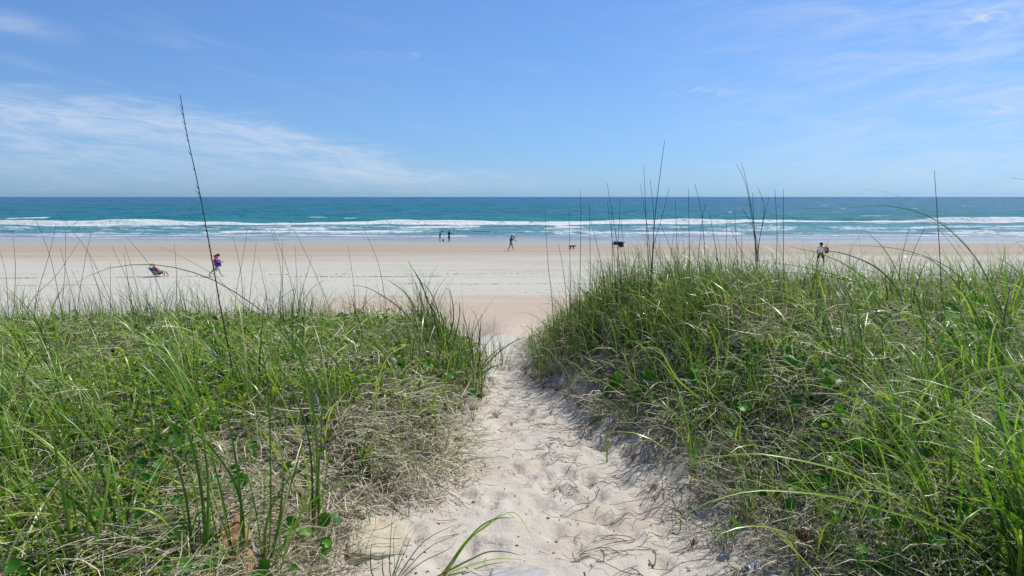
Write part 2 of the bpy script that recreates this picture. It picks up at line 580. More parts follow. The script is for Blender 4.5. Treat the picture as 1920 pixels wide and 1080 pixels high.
def build_land():
    xs = list(np.arange(-2.4, 2.4001, 0.034))
    right = grow(xs[-1], 0.036, 1.055, 620)
    left = [-v for v in grow(-xs[0], 0.036, 1.055, 620)]
    xs = np.array(left[::-1][:-1] + xs + right[1:])
    ys = [-14, -10, -7, -4.5, -2.5, -1, 0, .6, 1.0, 1.3] + list(np.arange(1.5, 9.0, 0.034))
    ys += grow(ys[-1], 0.036, 1.035, 230)[1:]
    ys = np.array(ys)
    X, Y = np.meshgrid(xs, ys)
    Z = H(X.ravel(), Y.ravel(), True)
    l, r = side(X.ravel(), Y.ravel())
    m_ = np.maximum(l, r)
    litter_shade = sm((m_ - 0.15) / 0.35) * sm((13.5 - Y.ravel()) / 2.5)  # mask of the litter and the gap shade painted with it
    V = np.stack([X.ravel(), Y.ravel(), Z], 1)
    nx, ny = len(xs), len(ys)
    i = (np.arange(ny - 1)[:, None] * nx + np.arange(nx - 1)[None, :]).ravel()
    Q = np.stack([i, i + 1, i + 1 + nx, i + nx], 1)
    tag(obj('beach_and_dune_sand', mesh_np('beach_and_dune_sand', V, Q, {'litter': litter_shade}, M_sand)), 'pale sand of the beach with the trodden path between two dunes', 'sand', kind='structure')


def build_sea():
    ys = list(np.arange(110, 134, 0.35)) + list(np.arange(134, 262, 0.55)) + grow(262, 0.6, 1.014, 1300) + grow(1310, 30, 1.08, 60000)
    ys = np.array(ys)
    us = np.concatenate([[-6, -3, -2, -1.5], np.linspace(-1.25, 1.25, 620), [1.5, 2, 3, 6]])
    U, Y = np.meshgrid(us, ys)
    U, Y = U.ravel(), Y.ravel()
    X = U * Y
    amp = np.clip((Y - 122) / 60, 0, 1) * np.clip((1500 - Y) / 700, 0, 1)
    z = amp * ((fbm(X * 0.045, Y * 0.16, 21, 4) - 0.5) * 1.5)
    foam_glitter = np.zeros_like(X)
    lo = fbm(X * 0.012, X * 0 + 1.5, 31, 4) - 0.5
    lo2 = fbm(X * 0.02, X * 0 + 4.5, 33, 4) - 0.5
    med = fbm(X * 0.16, Y * 0.25, 35, 4)
    # outer breaker: steep shoreward face, white water in front of it
    yb = 205 + lo * 30 + X * 0.085
    pk = fbm(X * 0.03, X * 0 + 7.7, 37, 3)
    hgt = 0.6 + 0.8 * sm((pk - 0.3) / 0.4)
    d = Y - yb
    z += hgt * np.where(d < 0, np.exp(-(d / 1.8) ** 2), np.exp(-(d / 5.0) ** 2))
    br = sm((pk - 0.10) / 0.10)
    foam_glitter = np.maximum(foam_glitter, br * sm((d + 9.5) / 6) * sm((1.6 - d) / 1.4) * (0.44 + 0.60 * med))
    foam_glitter = np.maximum(foam_glitter, 0.40 * sm((d + 34) / 20) * sm((-6 - d) / 8) * (0.55 + med))
    # a new swell rising behind it, and white flecks painting sun glitter on the open water
    d = Y - (252 + lo2 * 30)
    z += 0.45 * np.exp(-(d / 5) ** 2)
    foam_glitter = np.maximum(foam_glitter, sm((fbm(X * 0.05, X * 0 + 2.2, 39, 3) - 0.66) / 0.1) * np.exp(-((d + 1) / 2.0) ** 2) * 0.8)
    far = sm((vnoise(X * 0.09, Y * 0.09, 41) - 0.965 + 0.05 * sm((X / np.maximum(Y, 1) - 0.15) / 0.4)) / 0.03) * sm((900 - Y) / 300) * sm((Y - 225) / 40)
    foam_glitter = np.maximum(foam_glitter, far * (0.55 + 0.25 * sm(X / 120)))  # painted glitter flecks, stronger to the right
    # middle and inner lines of white water
    for y0, amp_y, sd, hh, w0, w1, thr in ((174, 24, 43, 0.28, 3.5, 1.0, 0.50), (150, 16, 47, 0.30, 3.6, 0.9, 0.30), (139, 14, 51, 0.12, 1.5, 0.6, 0.38), (130, 10, 53, 0.06, 0.9, 0.4, 0.40)):
        w_ = fbm(X * 0.018, X * 0 + sd * 0.37, sd, 4) - 0.5
        d = Y - (y0 + w_ * amp_y)
        z += hh * np.where(d < 0, np.exp(-(d / 1.0) ** 2), np.exp(-(d / 3.0) ** 2))
        on = sm((fbm(X * 0.03, X * 0 + sd * 0.77, sd + 1, 3) - thr) / 0.12)
        foam_glitter = np.maximum(foam_glitter, on * sm((d + w0) / (w0 * 0.7)) * sm((w1 - d) / w1) * (0.50 + 0.5 * med))
    lace = fbm(X * 0.10, Y * 0.28, 61, 5, 0.62)
    foam_glitter = np.maximum(foam_glitter, 0.56 * sm((lace - 0.46) / 0.16) * sm((Y - 130) / 12) * sm((196 - Y) / 12))
    # the thin sheet of the swash runs up the sand in lobes
    sh = (fbm(X * 0.02, X * 0 + 9.1, 71, 4) - 0.5) * 7
    d = Y - (121.5 + sh)
    z += np.where(d > 0, 0.055 * sm(d / 2.0), -0.35 * sm(-d / 4))
    beach = ZC - np.interp(Y, *_TP)
    z = np.where((d > 0) & (Y < 150), np.maximum(z, beach + 0.02), z)
    foam_glitter = np.maximum(foam_glitter, 0.60 * np.exp(-((d - 0.35) / 0.45) ** 2) * (0.4 + med))
    V = np.stack([X, Y, z], 1)
    nx, ny = len(us), len(ys)
    i = (np.arange(ny - 1)[:, None] * nx + np.arange(nx - 1)[None, :]).ravel()
    Q = np.stack([i, i + 1, i + 1 + nx, i + nx], 1)
    tag(obj('sea', mesh_np('sea', V, Q, {'foam_glitter': foam_glitter}, M_sea)), 'blue green sea with white breaking waves out to the horizon', 'sea', kind='structure')


build_land()
build_sea()


# ------------------------------------------------------------------ ribbons (blades, strands)
def ribbons(P0, az, th0, th1, L, Wd, n=4, pw=1.2, roll=None, bend=None, fold=0.0, taper=0.7, base_w=0.6):
    """N curved blades -> verts (N, n+1, 2|3, 3), quads, along"""
    N = len(P0)
    s = np.linspace(0, 1, n + 1)
    smid = (s[1:] + s[:-1]) / 2
    th = th0[:, None] + (th1 - th0)[:, None] * smid[None, :] ** pw
    a = az[:, None] + (0 if bend is None else bend[:, None] * smid[None, :])
    dl = (L / n)[:, None]
    D = np.stack([np.sin(th) * np.cos(a), np.sin(th) * np.sin(a), np.cos(th)], 2)
    pts = np.concatenate([P0[:, None, :], P0[:, None, :] + np.cumsum(D * dl[..., None], 1)], 1)
    Dv = np.concatenate([D[:, :1], (D[:, 1:] + D[:, :-1]) / 2, D[:, -1:]], 1)
    Dv /= np.linalg.norm(Dv, axis=2, keepdims=True) + 1e-9
    av = np.concatenate([a[:, :1], (a[:, 1:] + a[:, :-1]) / 2, a[:, -1:]], 1) if np.ndim(a) == 2 and a.shape[1] > 1 else np.repeat(az[:, None], n + 1, 1)
    Pp = np.stack([-np.sin(av), np.cos(av), np.zeros_like(av)], 2)
    Q = np.cross(Dv, Pp)
    if roll is None:
        roll = np.zeros(N)
    c, sn = np.cos(roll)[:, None, None], np.sin(roll)[:, None, None]
    side_ = Pp * c + Q * sn
    nrm = Q * c - Pp * sn
    prof = (base_w + (1 - base_w) * np.clip(s / 0.25, 0, 1)) * np.clip(1 - s, 0.03, 1) ** taper
    w = (Wd[:, None] * prof[None, :] * 0.5)[..., None]
    if fold:
        V = np.stack([pts - side_ * w, pts + nrm * w * fold, pts + side_ * w], 2)
        kx = 3
    else:
        V = np.stack([pts - side_ * w, pts + side_ * w], 2)
        kx = 2
    base = np.arange(N)[:, None, None] * (n + 1) * kx + np.arange(n)[None, :, None] * kx + np.arange(kx - 1)[None, None, :]
    base = base.ravel()
    quads = np.stack([base, base + 1, base + 1 + kx, base + kx], 1)
    along = np.broadcast_to(s[None, :, None], (N, n + 1, kx)).ravel()
    return V.reshape(-1, 3), quads, along, (n + 1) * kx


def ribbon_mesh(name, mat, rib, tint, dry, **kw):
    V, Q, al, per = rib
    return mesh_np(name, V, Q, {'tint': np.repeat(tint, per), 'dry': np.repeat(dry, per), 'along': al}, mat, **kw)


def scatter(n, y0, y1, x0=None, x1=None, k=0.80, pad=1.0):
    """points on the ground in front of the camera, fewer per square metre with distance"""
    u = rng.random(n)
    y = y0 * (y1 / y0) ** (u ** 0.82)
    lo = -(k * y + pad) if x0 is None else np.full(n, x0)
    hi = (k * y + pad) if x1 is None else np.full(n, x1)
    x = lo + (hi - lo) * rng.random(n)
    return x, y


def keep(mask, *arrs):
    return [a[mask] for a in arrs]


TAU = 2 * math.pi


def off_stone(x, y):
    return ((x + 0.535) / 0.125) ** 2 + ((y - 2.80) / 0.17) ** 2 < 1


def build_thatch():
    for nm, sgn, n, lab in (('matted_dead_grass', -1, 105000, 'matted grey dead grass on the left dune'), ('matted_dead_grass', 1, 120000, 'matted grey dead grass on the right dune')):
        x, y = scatter(n, 1.75, 12.5)
        l, r = side(x, y)
        d = l if sgn < 0 else r
        v = fbm(x * 1.1, y * 1.1, 81)
        fr = fbm(x * 4, y * 4, 83)
        p = sm((d - 0.02) / 0.28)
        if sgn < 0:
            strong = np.maximum(sm((1.15 - d) / 0.6) * sm((6.8 - y) / 2), 0.40 * sm((3.5 - y) / 0.8) * sm((x + 2.1) / 0.6))
            p = p * np.clip(0.14 + 0.95 * strong + 0.5 * (v - 0.5), 0.06, 1.0)
        else:
            p = p * np.clip(0.36 - 0.08 * sm((y - 5) / 3) + 0.36 * sm((0.8 - d) / 0.5) + 1.1 * (v - 0.5), 0.10, 1.0)
        ok = (rng.random(n) < p) & ~off_stone(x, y)
        x, y, d, v, fr = keep(ok, x, y, d, v, fr)
        N = len(x)
        depth = (0.03 + 0.26 * sm(d / 0.8) * (0.30 + 1.0 * fr)) * (1.0 if sgn > 0 else 0.75)
        up = rng.random(N) ** 0.8
        P0 = np.stack([x, y, H(x, y) + up * depth], 1)
        lump = fbm(x * 1.6, y * 1.6, 85) * TAU * 2
        az = lump + rng.normal(0, 0.9, N)
        th0 = R(90) - np.abs(rng.normal(0, 0.32, N)) * up
        th1 = R(96) + rng.normal(0, 0.35, N)
        far = np.clip(y / 4.0, 0.8, 2.2)
        L = rng.uniform(0.08, 0.30, N) * (0.6 + 0.6 * fr)
        hang = rng.random(N) < (0.55 if sgn > 0 else 0.22) * sm(d / 0.5)     # strands still rooted that bend over and hang
        th0 = np.where(hang, rng.uniform(0.15, 1.1, N), th0)
        th1 = np.where(hang, th0 + rng.uniform(0.8, 2.0, N), th1)
        P0[:, 2] = np.where(hang, H(x, y) + rng.uniform(0, 0.6, N) * depth, P0[:, 2])
        L = np.where(hang, rng.uniform(0.14, 0.42, N) * (0.55 + 0.7 * fr), L)
        Wd = rng.uniform(0.0030, 0.0064, N) * far ** 0.8
        rib = ribbons(P0, az, th0, th1, L, Wd * 1.15, n=3, pw=1.0, roll=rng.normal(0, 0.35, N), bend=rng.normal(0, 0.9, N), taper=0.35, fold=0.9)
        V = rib[0]
        gz = H(V[:, 0], V[:, 1]) + 0.004
        V[:, 2] = np.maximum(V[:, 2], gz)
        tint = np.clip(np.where(rng.random(N) < 0.40, rng.beta(1.2, 6, N), rng.beta(4.2, 1.5, N)) - 0.12 * sm((0.3 - d) / 0.3), 0, 1)
        grn = np.where(rng.random(N) < (0.55 if sgn > 0 else 0.28), rng.uniform(0.5, 1, N), 0.0)
        o = obj(nm, ribbon_mesh(nm, M_thatch, rib, tint, grn))
        tag(o, lab, 'dead grass', kind='stuff')


def build_green():
    # short soft grass and small leaves, mostly on the left dune
    n = 130000
    x, y = scatter(n, 1.75, 12.5)
    l, r = side(x, y)
    v = fbm(x * 0.9, y * 0.9, 91)
    fr = fbm(x * 3.5, y * 3.5, 93)
    near_edge = sm((1.25 - l) / 0.7) * sm((6.0 - y) / 2)
    corner = 0.5 * sm((3.4 - y) / 0.7) * sm((x + 2.1) / 0.6)
    pl = sm((l - 0.15) / 0.5) * np.clip(0.95 - 0.85 * np.maximum(near_edge, corner) + 0.9 * (v - 0.5), 0.04, 1) * (0.35 + 0.9 * fr)
    pr = sm((r - 0.25) / 0.6) * np.clip(0.62 + 0.15 * sm((y - 5) / 3) - 1.0 * (v - 0.5), 0.05, 1) * (0.35 + 0.9 * fr)
    for nm, p, mult, lab in (('short_dune_grass', pl * 0.6, 1.15, 'short bright green grass covering the left dune'), ('short_dune_grass', pr * 0.9, 1.8, 'short green grass growing through dead grass on the right dune')):
        ok = rng.random(n) < p
        xx, yy, f2 = keep(ok, x, y, fr)
        N = len(xx)
        P0 = np.stack([xx, yy, H(xx, yy) + rng.uniform(0, 0.05, N)], 1)
        az = rng.uniform(0, TAU, N)
        th0 = np.abs(rng.normal(0.25, 0.22, N))
        th1 = th0 + rng.uniform(0.3, 1.5, N)
        far = np.clip(yy / 4.0, 0.8, 2.2)
        L = (0.04 + 0.11 * rng.random(N) ** 1.5) * mult
        Wd = rng.uniform(0.0048, 0.0105, N) * far ** 0.6
        rib = ribbons(P0, az, th0, th1, L, Wd, n=3, pw=1.2, roll=rng.uniform(-0.7, 0.7, N))
        tint = np.clip(rng.normal(0.55, 0.36, N) + 0.5 * (f2 - 0.5), 0, 1)
        tag(obj(nm, ribbon_mesh(nm, M_blade, rib, tint, (rng.random(N) < 0.06) * 0.8)), lab, 'grass', kind='stuff')
    # small rounded leaves of the ground cover
    n = 120000
    x, y = scatter(n, 1.75, 11.5)
    l, r = side(x, y)
    v = fbm(x * 1.3, y * 1.3, 95)
    fr = fbm(x * 4, y * 4, 97)
    low = sm((3.3 - y) / 0.5) * sm((-1.15 - x) / 0.5)
    near_edge = np.maximum(sm((1.25 - l) / 0.7) * sm((6.0 - y) / 2), 0.7 * sm((3.4 - y) / 0.7) * sm((x + 2.1) / 0.6) * (1 - low))
    pl = sm((l - 0.2) / 0.5) * np.clip(0.72 - 0.8 * near_edge + 1.5 * (v - 0.5) + 0.8 * low, 0.01, 1) * np.clip(2.2 * (fr - 0.12), 0.05, 1.3)
    pr = sm((r - 0.3) / 0.6) * np.clip(0.16 + 1.2 * (v - 0.52), 0.02, 1)
    for nm, p, lab in (('ground_cover', pl, 'small bright leaves of ground cover on the left dune'), ('ground_cover', pr, 'scattered small leaves among the grass on the right dune')):
        ok = rng.random(n) < p
        xx, yy = keep(ok, x, y)
        N = len(xx)
        P0 = np.stack([xx, yy, H(xx, yy) + (0.01 + 0.16 * rng.random(N)) * (0.3 + 1.4 * fbm(xx * 2.1, yy * 2.1, 99, 2))], 1)
        th0 = rng.uniform(0.5, 1.3, N)
        far = np.clip(yy / 4.0, 0.8, 1.8)
        L = (0.018 + 0.038 * rng.random(N) ** 1.8) * far ** 0.5
        rib = ribbons(P0, rng.uniform(0, TAU, N), th0, th0 + rng.uniform(0.1, 0.8, N), L, L * rng.uniform(0.45, 0.8, N), n=3, roll=rng.normal(0, 0.5, N), taper=0.5, base_w=0.25)
        tint = np.clip(rng.normal(0.58, 0.36, N), 0, 1)
        tag(obj(nm, ribbon_mesh(nm, M_cover, rib, tint, (rng.random(N) < 0.03) * 0.7)), lab, 'ground cover', kind='stuff')


build_thatch()
build_green()


# ------------------------------------------------------------------ clumps of sea oats, each a thing
def clump_mesh(seed, nb, L0, L1, w, spread, lean, droop, fold=0.35, segs=6, dryshare=0.12, tm=0.48, wind=0.55, tsd=0.26, dlo=0.25):
    r_ = np.random.default_rng(seed)
    P0 = np.stack([r_.normal(0, spread, nb), r_.normal(0, spread, nb), np.full(nb, -0.03)], 1)
    az = r_.uniform(0, TAU, nb)
    # the sea breeze lays more of the blades over to the left (-x)
    ax = np.cos(az) - wind
    az = np.arctan2(np.sin(az), ax)
    th0 = np.abs(r_.normal(lean, 0.16, nb))
    th1 = th0 + r_.uniform(dlo, 1.0, nb) ** 1.4 * droop
    L = r_.uniform(L0, L1, nb)
    Wd = w * r_.uniform(0.7, 1.2, nb)
    rib = ribbons(P0, az, th0, th1, L, Wd, n=segs, pw=1.7, roll=r_.normal(0, 0.45, nb), bend=r_.normal(0, 0.25, nb), fold=fold, taper=0.8, base_w=0.8)
    tint = np.clip(r_.normal(tm, tsd, nb), 0, 1)
    dry = np.where(r_.random(nb) < dryshare, r_.uniform(0.6, 1.0, nb), r_.uniform(0, 0.12, nb))
    return ribbon_mesh('sea_oats_clump', M_blade, rib, tint, dry)


FINE = [clump_mesh(100 + i, 34, 0.25, 0.62, 0.0082, 0.055, 0.22, 1.7, tm=0.38) for i in range(8)]
TALL = [clump_mesh(130 + i, 24, 0.35, 0.85, 0.0098, 0.055, 0.24, 1.7, tm=0.30) for i in range(8)]
LONG = [clump_mesh(160 + i, 16, 0.40, 1.05, 0.0165, 0.030, 0.22, 2.2, segs=9, dryshare=0.10, tm=0.66, wind=1.0, tsd=0.34, dlo=0.5) for i in range(10)]


def clumps(n, pool, test, label, group, y0, y1, x0, x1, s0=0.8, s1=1.15, zones=False):
    got = 0
    tries = 0
    while got < n and tries < 20000:
        tries += 1
        y = y0 * (y1 / y0) ** rng.random()
        x = rng.uniform(x0, x1)
        if abs(x) > 0.74 * y + 0.6:
            continue
        l, r = side(np.array([x]), np.array([y]))
        if not test(float(l[0]), float(r[0]), x, y):
            continue
        o = bpy.data.objects.new('sea_oats_clump', pool[int(rng.integers(len(pool)))])
        o.location = (x, y, hz(x, y))
        s = rng.uniform(s0, s1)
        o.scale = (s, s, s * rng.uniform(0.9, 1.1))
        o.rotation_euler = (0, 0, rng.normal(0, 0.6))
        C.objects.link(o)
        zone = '' if not zones else (', near the bottom of the picture' if y < 3.1 else ', halfway up the dune' if y < 4.6 else ', just below the crest')
        tag(o, label + zone, 'grass', group + zone)
        got += 1


clumps(20, FINE, lambda l, r, x, y: l > 0.05, 'thin bladed grass clump along the crest of the left dune', 'grass clumps on the left crest', 7.6, 11.4, -8.5, -0.4, 0.7, 1.1)
clumps(20, TALL, lambda l, r, x, y: 0.1 < l < 1.1, 'dark upright grass clump at the path end of the left dune', 'grass clumps at the path end of the left dune', 6.4, 9.6, -2.2, 0, 0.8, 1.2)
clumps(20, FINE, lambda l, r, x, y: l > 0.7, 'thin green grass clump in the middle of the left dune', 'grass clumps inside the left dune', 3.0, 7.4, -6, -0.7, 0.5, 0.85)
clumps(22, FINE, lambda l, r, x, y: r > (0.05 if y > 7 else 0.6), 'dense dark grass clump on the mound right of the path', 'grass clumps on the right mound', 5.6, 9.8, 0.1, 2.6, 0.75, 1.1)
clumps(20, TALL, lambda l, r, x, y: r > 0.2, 'tall bladed grass clump on the mound right of the path', 'tall grass clumps on the right mound', 5.6, 9.6, 0.3, 2.8, 0.7, 1.0)
clumps(24, FINE, lambda l, r, x, y: r > 0.9, 'thin bladed grass clump along the crest of the right dune', 'grass clumps on the right crest', 7.0, 10.6, 2.4, 8.2, 0.7, 1.05)
clumps(26, TALL, lambda l, r, x, y: r > 0.7, 'arching grass clump rising from dead grass on the right dune', 'arching grass clumps on the right dune', 3.4, 7.4, 1.2, 5.8, 0.6, 0.95, True)
clumps(54, LONG, lambda l, r, x, y: r > 0.6, 'wide bladed grass clump close by on the right dune', 'near grass clumps on the right dune', 2.0, 6.5, 0.9, 5.0, 0.6, 1.0, True)
clumps(12, LONG, lambda l, r, x, y: r > 0.7, 'wide bladed grass clump fanning out at the lower right corner', 'wide grass clumps at the lower right corner', 1.9, 2.9, 1.1, 2.6, 0.75, 1.1)
clumps(52, LONG, lambda l, r, x, y: l > 0.9, 'wide bladed grass clump close by on the left dune', 'near grass clumps on the left dune', 2.1, 6.2, -4.6, -0.8, 0.6, 1.05, True)


clumps(9, FINE, lambda l, r, x, y: 0.12 < r < 0.6, 'small grass clump at the foot of the right slope beside the sand', 'grass clumps at the foot of the right slope', 3.2, 7.5, 0.0, 2.6, 0.45, 0.8)


def build_tall():
    for nm, n, y0, y1, x0, x1, sgn, lab, dark in (('tall_dune_grass', 9000, 5.6, 9.6, 0.15, 2.8, 1, 'dense dark blades of grass covering the mound right of the path', 0.31),
                                        ('tall_dune_grass', 7500, 6.6, 10.4, 2.4, 8.4, 1, 'thin grass blades along the crest of the right dune', 0.38),
                                        ('tall_dune_grass', 4800, 8.2, 10.8, -8.6, 0.0, -1, 'thin grass blades along the crest of the left dune', 0.30)):
        x, y = rng.uniform(x0, x1, n), rng.uniform(y0, y1, n)
        l, r = side(x, y)
        d = l if sgn < 0 else r
        cl = fbm(x * 2.4, y * 2.4, 131, 3)
        ok = (rng.random(n) < sm((d - 0.02 - 0.35 * sm((7.4 - y) / 1.2)) / 0.3) * np.clip(0.08 + 4.6 * (cl - 0.42), 0.03, 1)) & (np.abs(x) < 0.76 * y + 0.4)
        x, y, cl = keep(ok, x, y, cl)
        N = len(x)
        P0 = np.stack([x, y, H(x, y) - 0.02], 1)
        az = rng.uniform(0, TAU, N)
        az = np.arctan2(np.sin(az), np.cos(az) - 0.6)
        th0 = np.abs(rng.normal(0.18, 0.15, N))
        th1 = th0 + rng.uniform(0.25, 1.6, N) ** 1.35
        L = (0.18 + 0.55 * rng.random(N) ** 1.6) * (0.50 + 0.9 * cl) * (1.0 if sgn > 0 else 1.12)
        rib = ribbons(P0, az, th0, th1, L, rng.uniform(0.0055, 0.0095, N), n=5, pw=1.6, roll=rng.normal(0, 0.5, N), bend=rng.normal(0, 0.3, N), taper=0.8)
        tint = np.clip(rng.normal(dark, 0.27, N), 0, 1)
        dry = np.where(rng.random(N) < (0.30 if sgn > 0 else 0.12), rng.uniform(0.4, 0.9, N), rng.uniform(0, 0.2, N))
        tag(obj(nm, ribbon_mesh(nm, M_blade, rib, tint, dry)), lab, 'grass', kind='stuff')


build_tall()


def build_arching():
    for nm, n, sgn, lab in (('arching_grass', 13000, 1, 'thin pale green blades arching over the dead grass of the right dune'), ('arching_grass', 10500, -1, 'thin pale green blades arching over the left dune')):
        x, y = scatter(n, 1.9, 9.5)
        l, r = side(x, y)
        d = l if sgn < 0 else r
        cl = fbm(x * 1.7, y * 1.7, 141, 3)
        ok = rng.random(n) < sm((d - 0.2) / 0.4) * np.clip(0.45 + 3.0 * (cl - 0.45), 0.08, 1)
        x, y = keep(ok, x, y)
        N = len(x)
        P0 = np.stack([x, y, H(x, y) + rng.uniform(0.0, 0.06, N)], 1)
        az = rng.uniform(0, TAU, N)
        az = np.arctan2(np.sin(az), np.cos(az) - 0.5)
        th0 = np.clip(rng.normal(0.45, 0.3, N), 0.05, 1.2)
        th1 = th0 + rng.uniform(0.6, 1.7, N)
        L = 0.18 + 0.55 * rng.random(N) ** 1.4
        rib = ribbons(P0, az, th0, th1, L, rng.uniform(0.0050, 0.0115, N) * np.clip(y / 4, 0.8, 1.6) ** 0.5, n=6, pw=1.4, roll=rng.normal(0, 0.5, N), bend=rng.normal(0, 0.5, N), taper=0.6)
        V = rib[0]
        V[:, 2] = np.maximum(V[:, 2], H(V[:, 0], V[:, 1]) + 0.01)
        tint = np.clip(rng.normal(0.66, 0.34, N), 0, 1)
        dry = np.where(rng.random(N) < 0.14, rng.uniform(0.5, 1, N), rng.uniform(0, 0.2, N))
        tag(obj(nm, ribbon_mesh(nm, M_blade, rib, tint, dry)), lab, 'grass', kind='stuff')


build_arching()


# ------------------------------------------------------------------ traced blades and stalks
def spline(P, n):
    P = np.asarray(P, float)
    d = np.concatenate([[0], np.cumsum(np.linalg.norm(np.diff(P, axis=0), axis=1))])
    q = np.concatenate([[2 * P[0] - P[1]], P, [2 * P[-1] - P[-2]]])
    t = np.linspace(0, d[-1], n + 1)
    out = []
    for v in t:
        i = min(max(int(np.searchsorted(d, v) - 1), 0), len(P) - 2)
        f = (v - d[i]) / max(d[i + 1] - d[i], 1e-9)
        a, b, c, e = q[i], q[i + 1], q[i + 2], q[i + 3]
        out.append(0.5 * ((2 * b) + (-a + c) * f + (2 * a - 5 * b + 4 * c - e) * f * f + (-a + 3 * b - 3 * c + e) * f ** 3))
    return np.array(out)


def blade_from(P, width, tint, dry, n=22, roll=0.0, name='blade', mat=None):
    c = spline(P, n)
    T = np.gradient(c, axis=0)
    T /= np.linalg.norm(T, axis=1, keepdims=True)
    v = np.array((0.25 * math.sin(roll * 3), -1.0, 0.55))
    A = np.cross(T, v)
    A /= np.linalg.norm(A, axis=1, keepdims=True) + 1e-9
    B = np.cross(T, A)
    s = np.linspace(0, 1, n + 1)
    rl = (roll + 0.9 * s * math.sin(roll * 7))[:, None]
    sd, nm = A * np.cos(rl) + B * np.sin(rl), B * np.cos(rl) - A * np.sin(rl)
    w = (0.5 * width * (0.75 + 0.25 * np.clip(s / 0.25, 0, 1)) * np.clip(1 - s, 0.03, 1) ** 0.5)[:, None]
    V = np.stack([c - sd * w, c + nm * w * 0.4, c + sd * w], 1)
    b = (np.arange(n)[:, None] * 3 + np.arange(2)[None, :]).ravel()
    Q = np.stack([b, b + 1, b + 4, b + 3], 1)
    N = (n + 1) * 3
    return mesh_np(name, V.reshape(-1, 3), Q, {'tint': np.full(N, tint), 'dry': np.full(N, dry), 'along': np.repeat(s, 3)}, mat or M_blade)


def tube(P, r0, r1, n=10, sides=5):
    c = spline(P, n)
    T = np.gradient(c, axis=0)
    T /= np.linalg.norm(T, axis=1, keepdims=True) + 1e-9
    ref = np.where(np.abs(T[:, 2:3]) > 0.9, np.array([[1.0, 0, 0]]), np.array([[0, 0, 1.0]]))
    A = np.cross(T, ref)
    A /= np.linalg.norm(A, axis=1, keepdims=True) + 1e-9
    B = np.cross(T, A)
    r = np.linspace(r0, r1, n + 1)[:, None, None]
    an = np.linspace(0, TAU, sides, endpoint=False)
    V = c[:, None, :] + r * (A[:, None, :] * np.cos(an)[None, :, None] + B[:, None, :] * np.sin(an)[None, :, None])
    i, j = np.meshgrid(np.arange(n), np.arange(sides), indexing='ij')
    a = (i * sides + j).ravel()
    b = (i * sides + (j + 1) % sides).ravel()
    return V.reshape(-1, 3), np.stack([a, b, b + sides, a + sides], 1)


def join(parts):
    V, Q, o = [], [], 0
    for v, q in parts:
        V.append(v)
        Q.append(q + o)
        o += len(v)
    return np.concatenate(V), np.concatenate(Q)


def traced_clump(label, base_px, blades, width, tint=0.5, dy=0.15, yfix=None, group=None, extra=0):
    """blades: lists of pixels from base to tip; all rise from one root on the ground"""
    b0 = ground(*base_px) if yfix is None else None
    y0 = b0[1] if yfix is None else yfix
    if b0 is None:
        p = at(base_px[0], base_px[1], y0)
        b0 = np.array((p[0], y0, hz(p[0], y0)))
    root = empty('sea_oats_clump', tuple(b0))
    tag(root, label, 'grass', group)
    for i, bl in enumerate(blades):
        opt = {}
        if isinstance(bl[-1], dict):
            opt, bl = bl[-1], bl[:-1]
        lean = rng.normal(0, dy)
        pts = [b0 + np.array((rng.normal(0, 0.012), rng.normal(0, 0.012), -0.02))]
        m = len(bl)
        for j, (px, py) in enumerate(bl):
            if j == 0 and math.hypot(px - base_px[0], py - base_px[1]) < 14:
                continue
            pts.append(at(px, py, y0 + lean * (j / max(m - 1, 1)) ** 1.5))
        me = blade_from(pts, 1.55 * opt.get('w', width) * rng.uniform(0.85, 1.12), float(np.clip(opt.get('t', tint) + 0.06 + rng.normal(0, 0.14), 0, 1)),
                        opt.get('d', float(rng.uniform(0, 0.10))), roll=rng.normal(0, 0.45))
        o = obj('blade', me, root)
        o.matrix_parent_inverse = Matrix.Translation(-Vector(b0))
    return root


traced_clump('long bladed grass clump at the bottom left corner, tips bent to the left', (150, 1100), [
    [(132, 1078), (125, 960), (105, 850), (82, 790), (57, 767), (0, 735)],
    [(150, 1085), (163, 985), (178, 900), (190, 835), (196, 790)],
    [(165, 1080), (200, 922), (207, 852), {'d': 0.25}],
    [(140, 1090), (125, 960), (108, 860), (92, 800), (75, 760)],
    [(145, 1090), (135, 930), (115, 800), (85, 690), (50, 640), (10, 600)],
    [(138, 1090), (100, 970), (70, 920), (30, 880), (0, 860), {'t': 0.85}],
    [(128, 1090), (75, 960), (45, 935), (27, 930), {'d': 0.5}],
    [(150, 1090), (165, 940), (150, 800), (110, 700), (60, 650), (0, 625)]], 0.0095, 0.42)
traced_clump('long bladed grass clump beside the broken log, blades arching left', (380, 1100), [
    [(375, 1085), (330, 1000), (290, 961), (250, 952), (200, 951), (150, 965), (107, 1000), (22, 1080), {'t': 0.72}],
    [(365, 1070), (330, 995), (300, 970), (262, 917), (235, 903), (180, 897), (150, 899), {'t': 0.75, 'w': 0.011}],
    [(370, 1080), (355, 1025), (342, 950), (317, 885), (277, 832), (252, 808), (200, 760), {'t': 0.3}],
    [(362, 1040), (347, 925), (320, 842), (290, 790), {'t': 0.3}],
    [(380, 1085), (372, 960), (345, 850), (300, 770), (235, 705), (170, 670)],
    [(385, 1085), (380, 940), (355, 820), (310, 730), (250, 670), (205, 650)],
    [(383, 1085), (390, 960), (385, 850), (360, 750), (320, 680)],
    [(372, 1085), (390, 1010), (392, 965), (370, 965), (345, 1060), {'t': 0.8}],
    [(360, 1085), (280, 1020), (200, 1000), (140, 998), {'t': 0.8}]], 0.0092, 0.48)
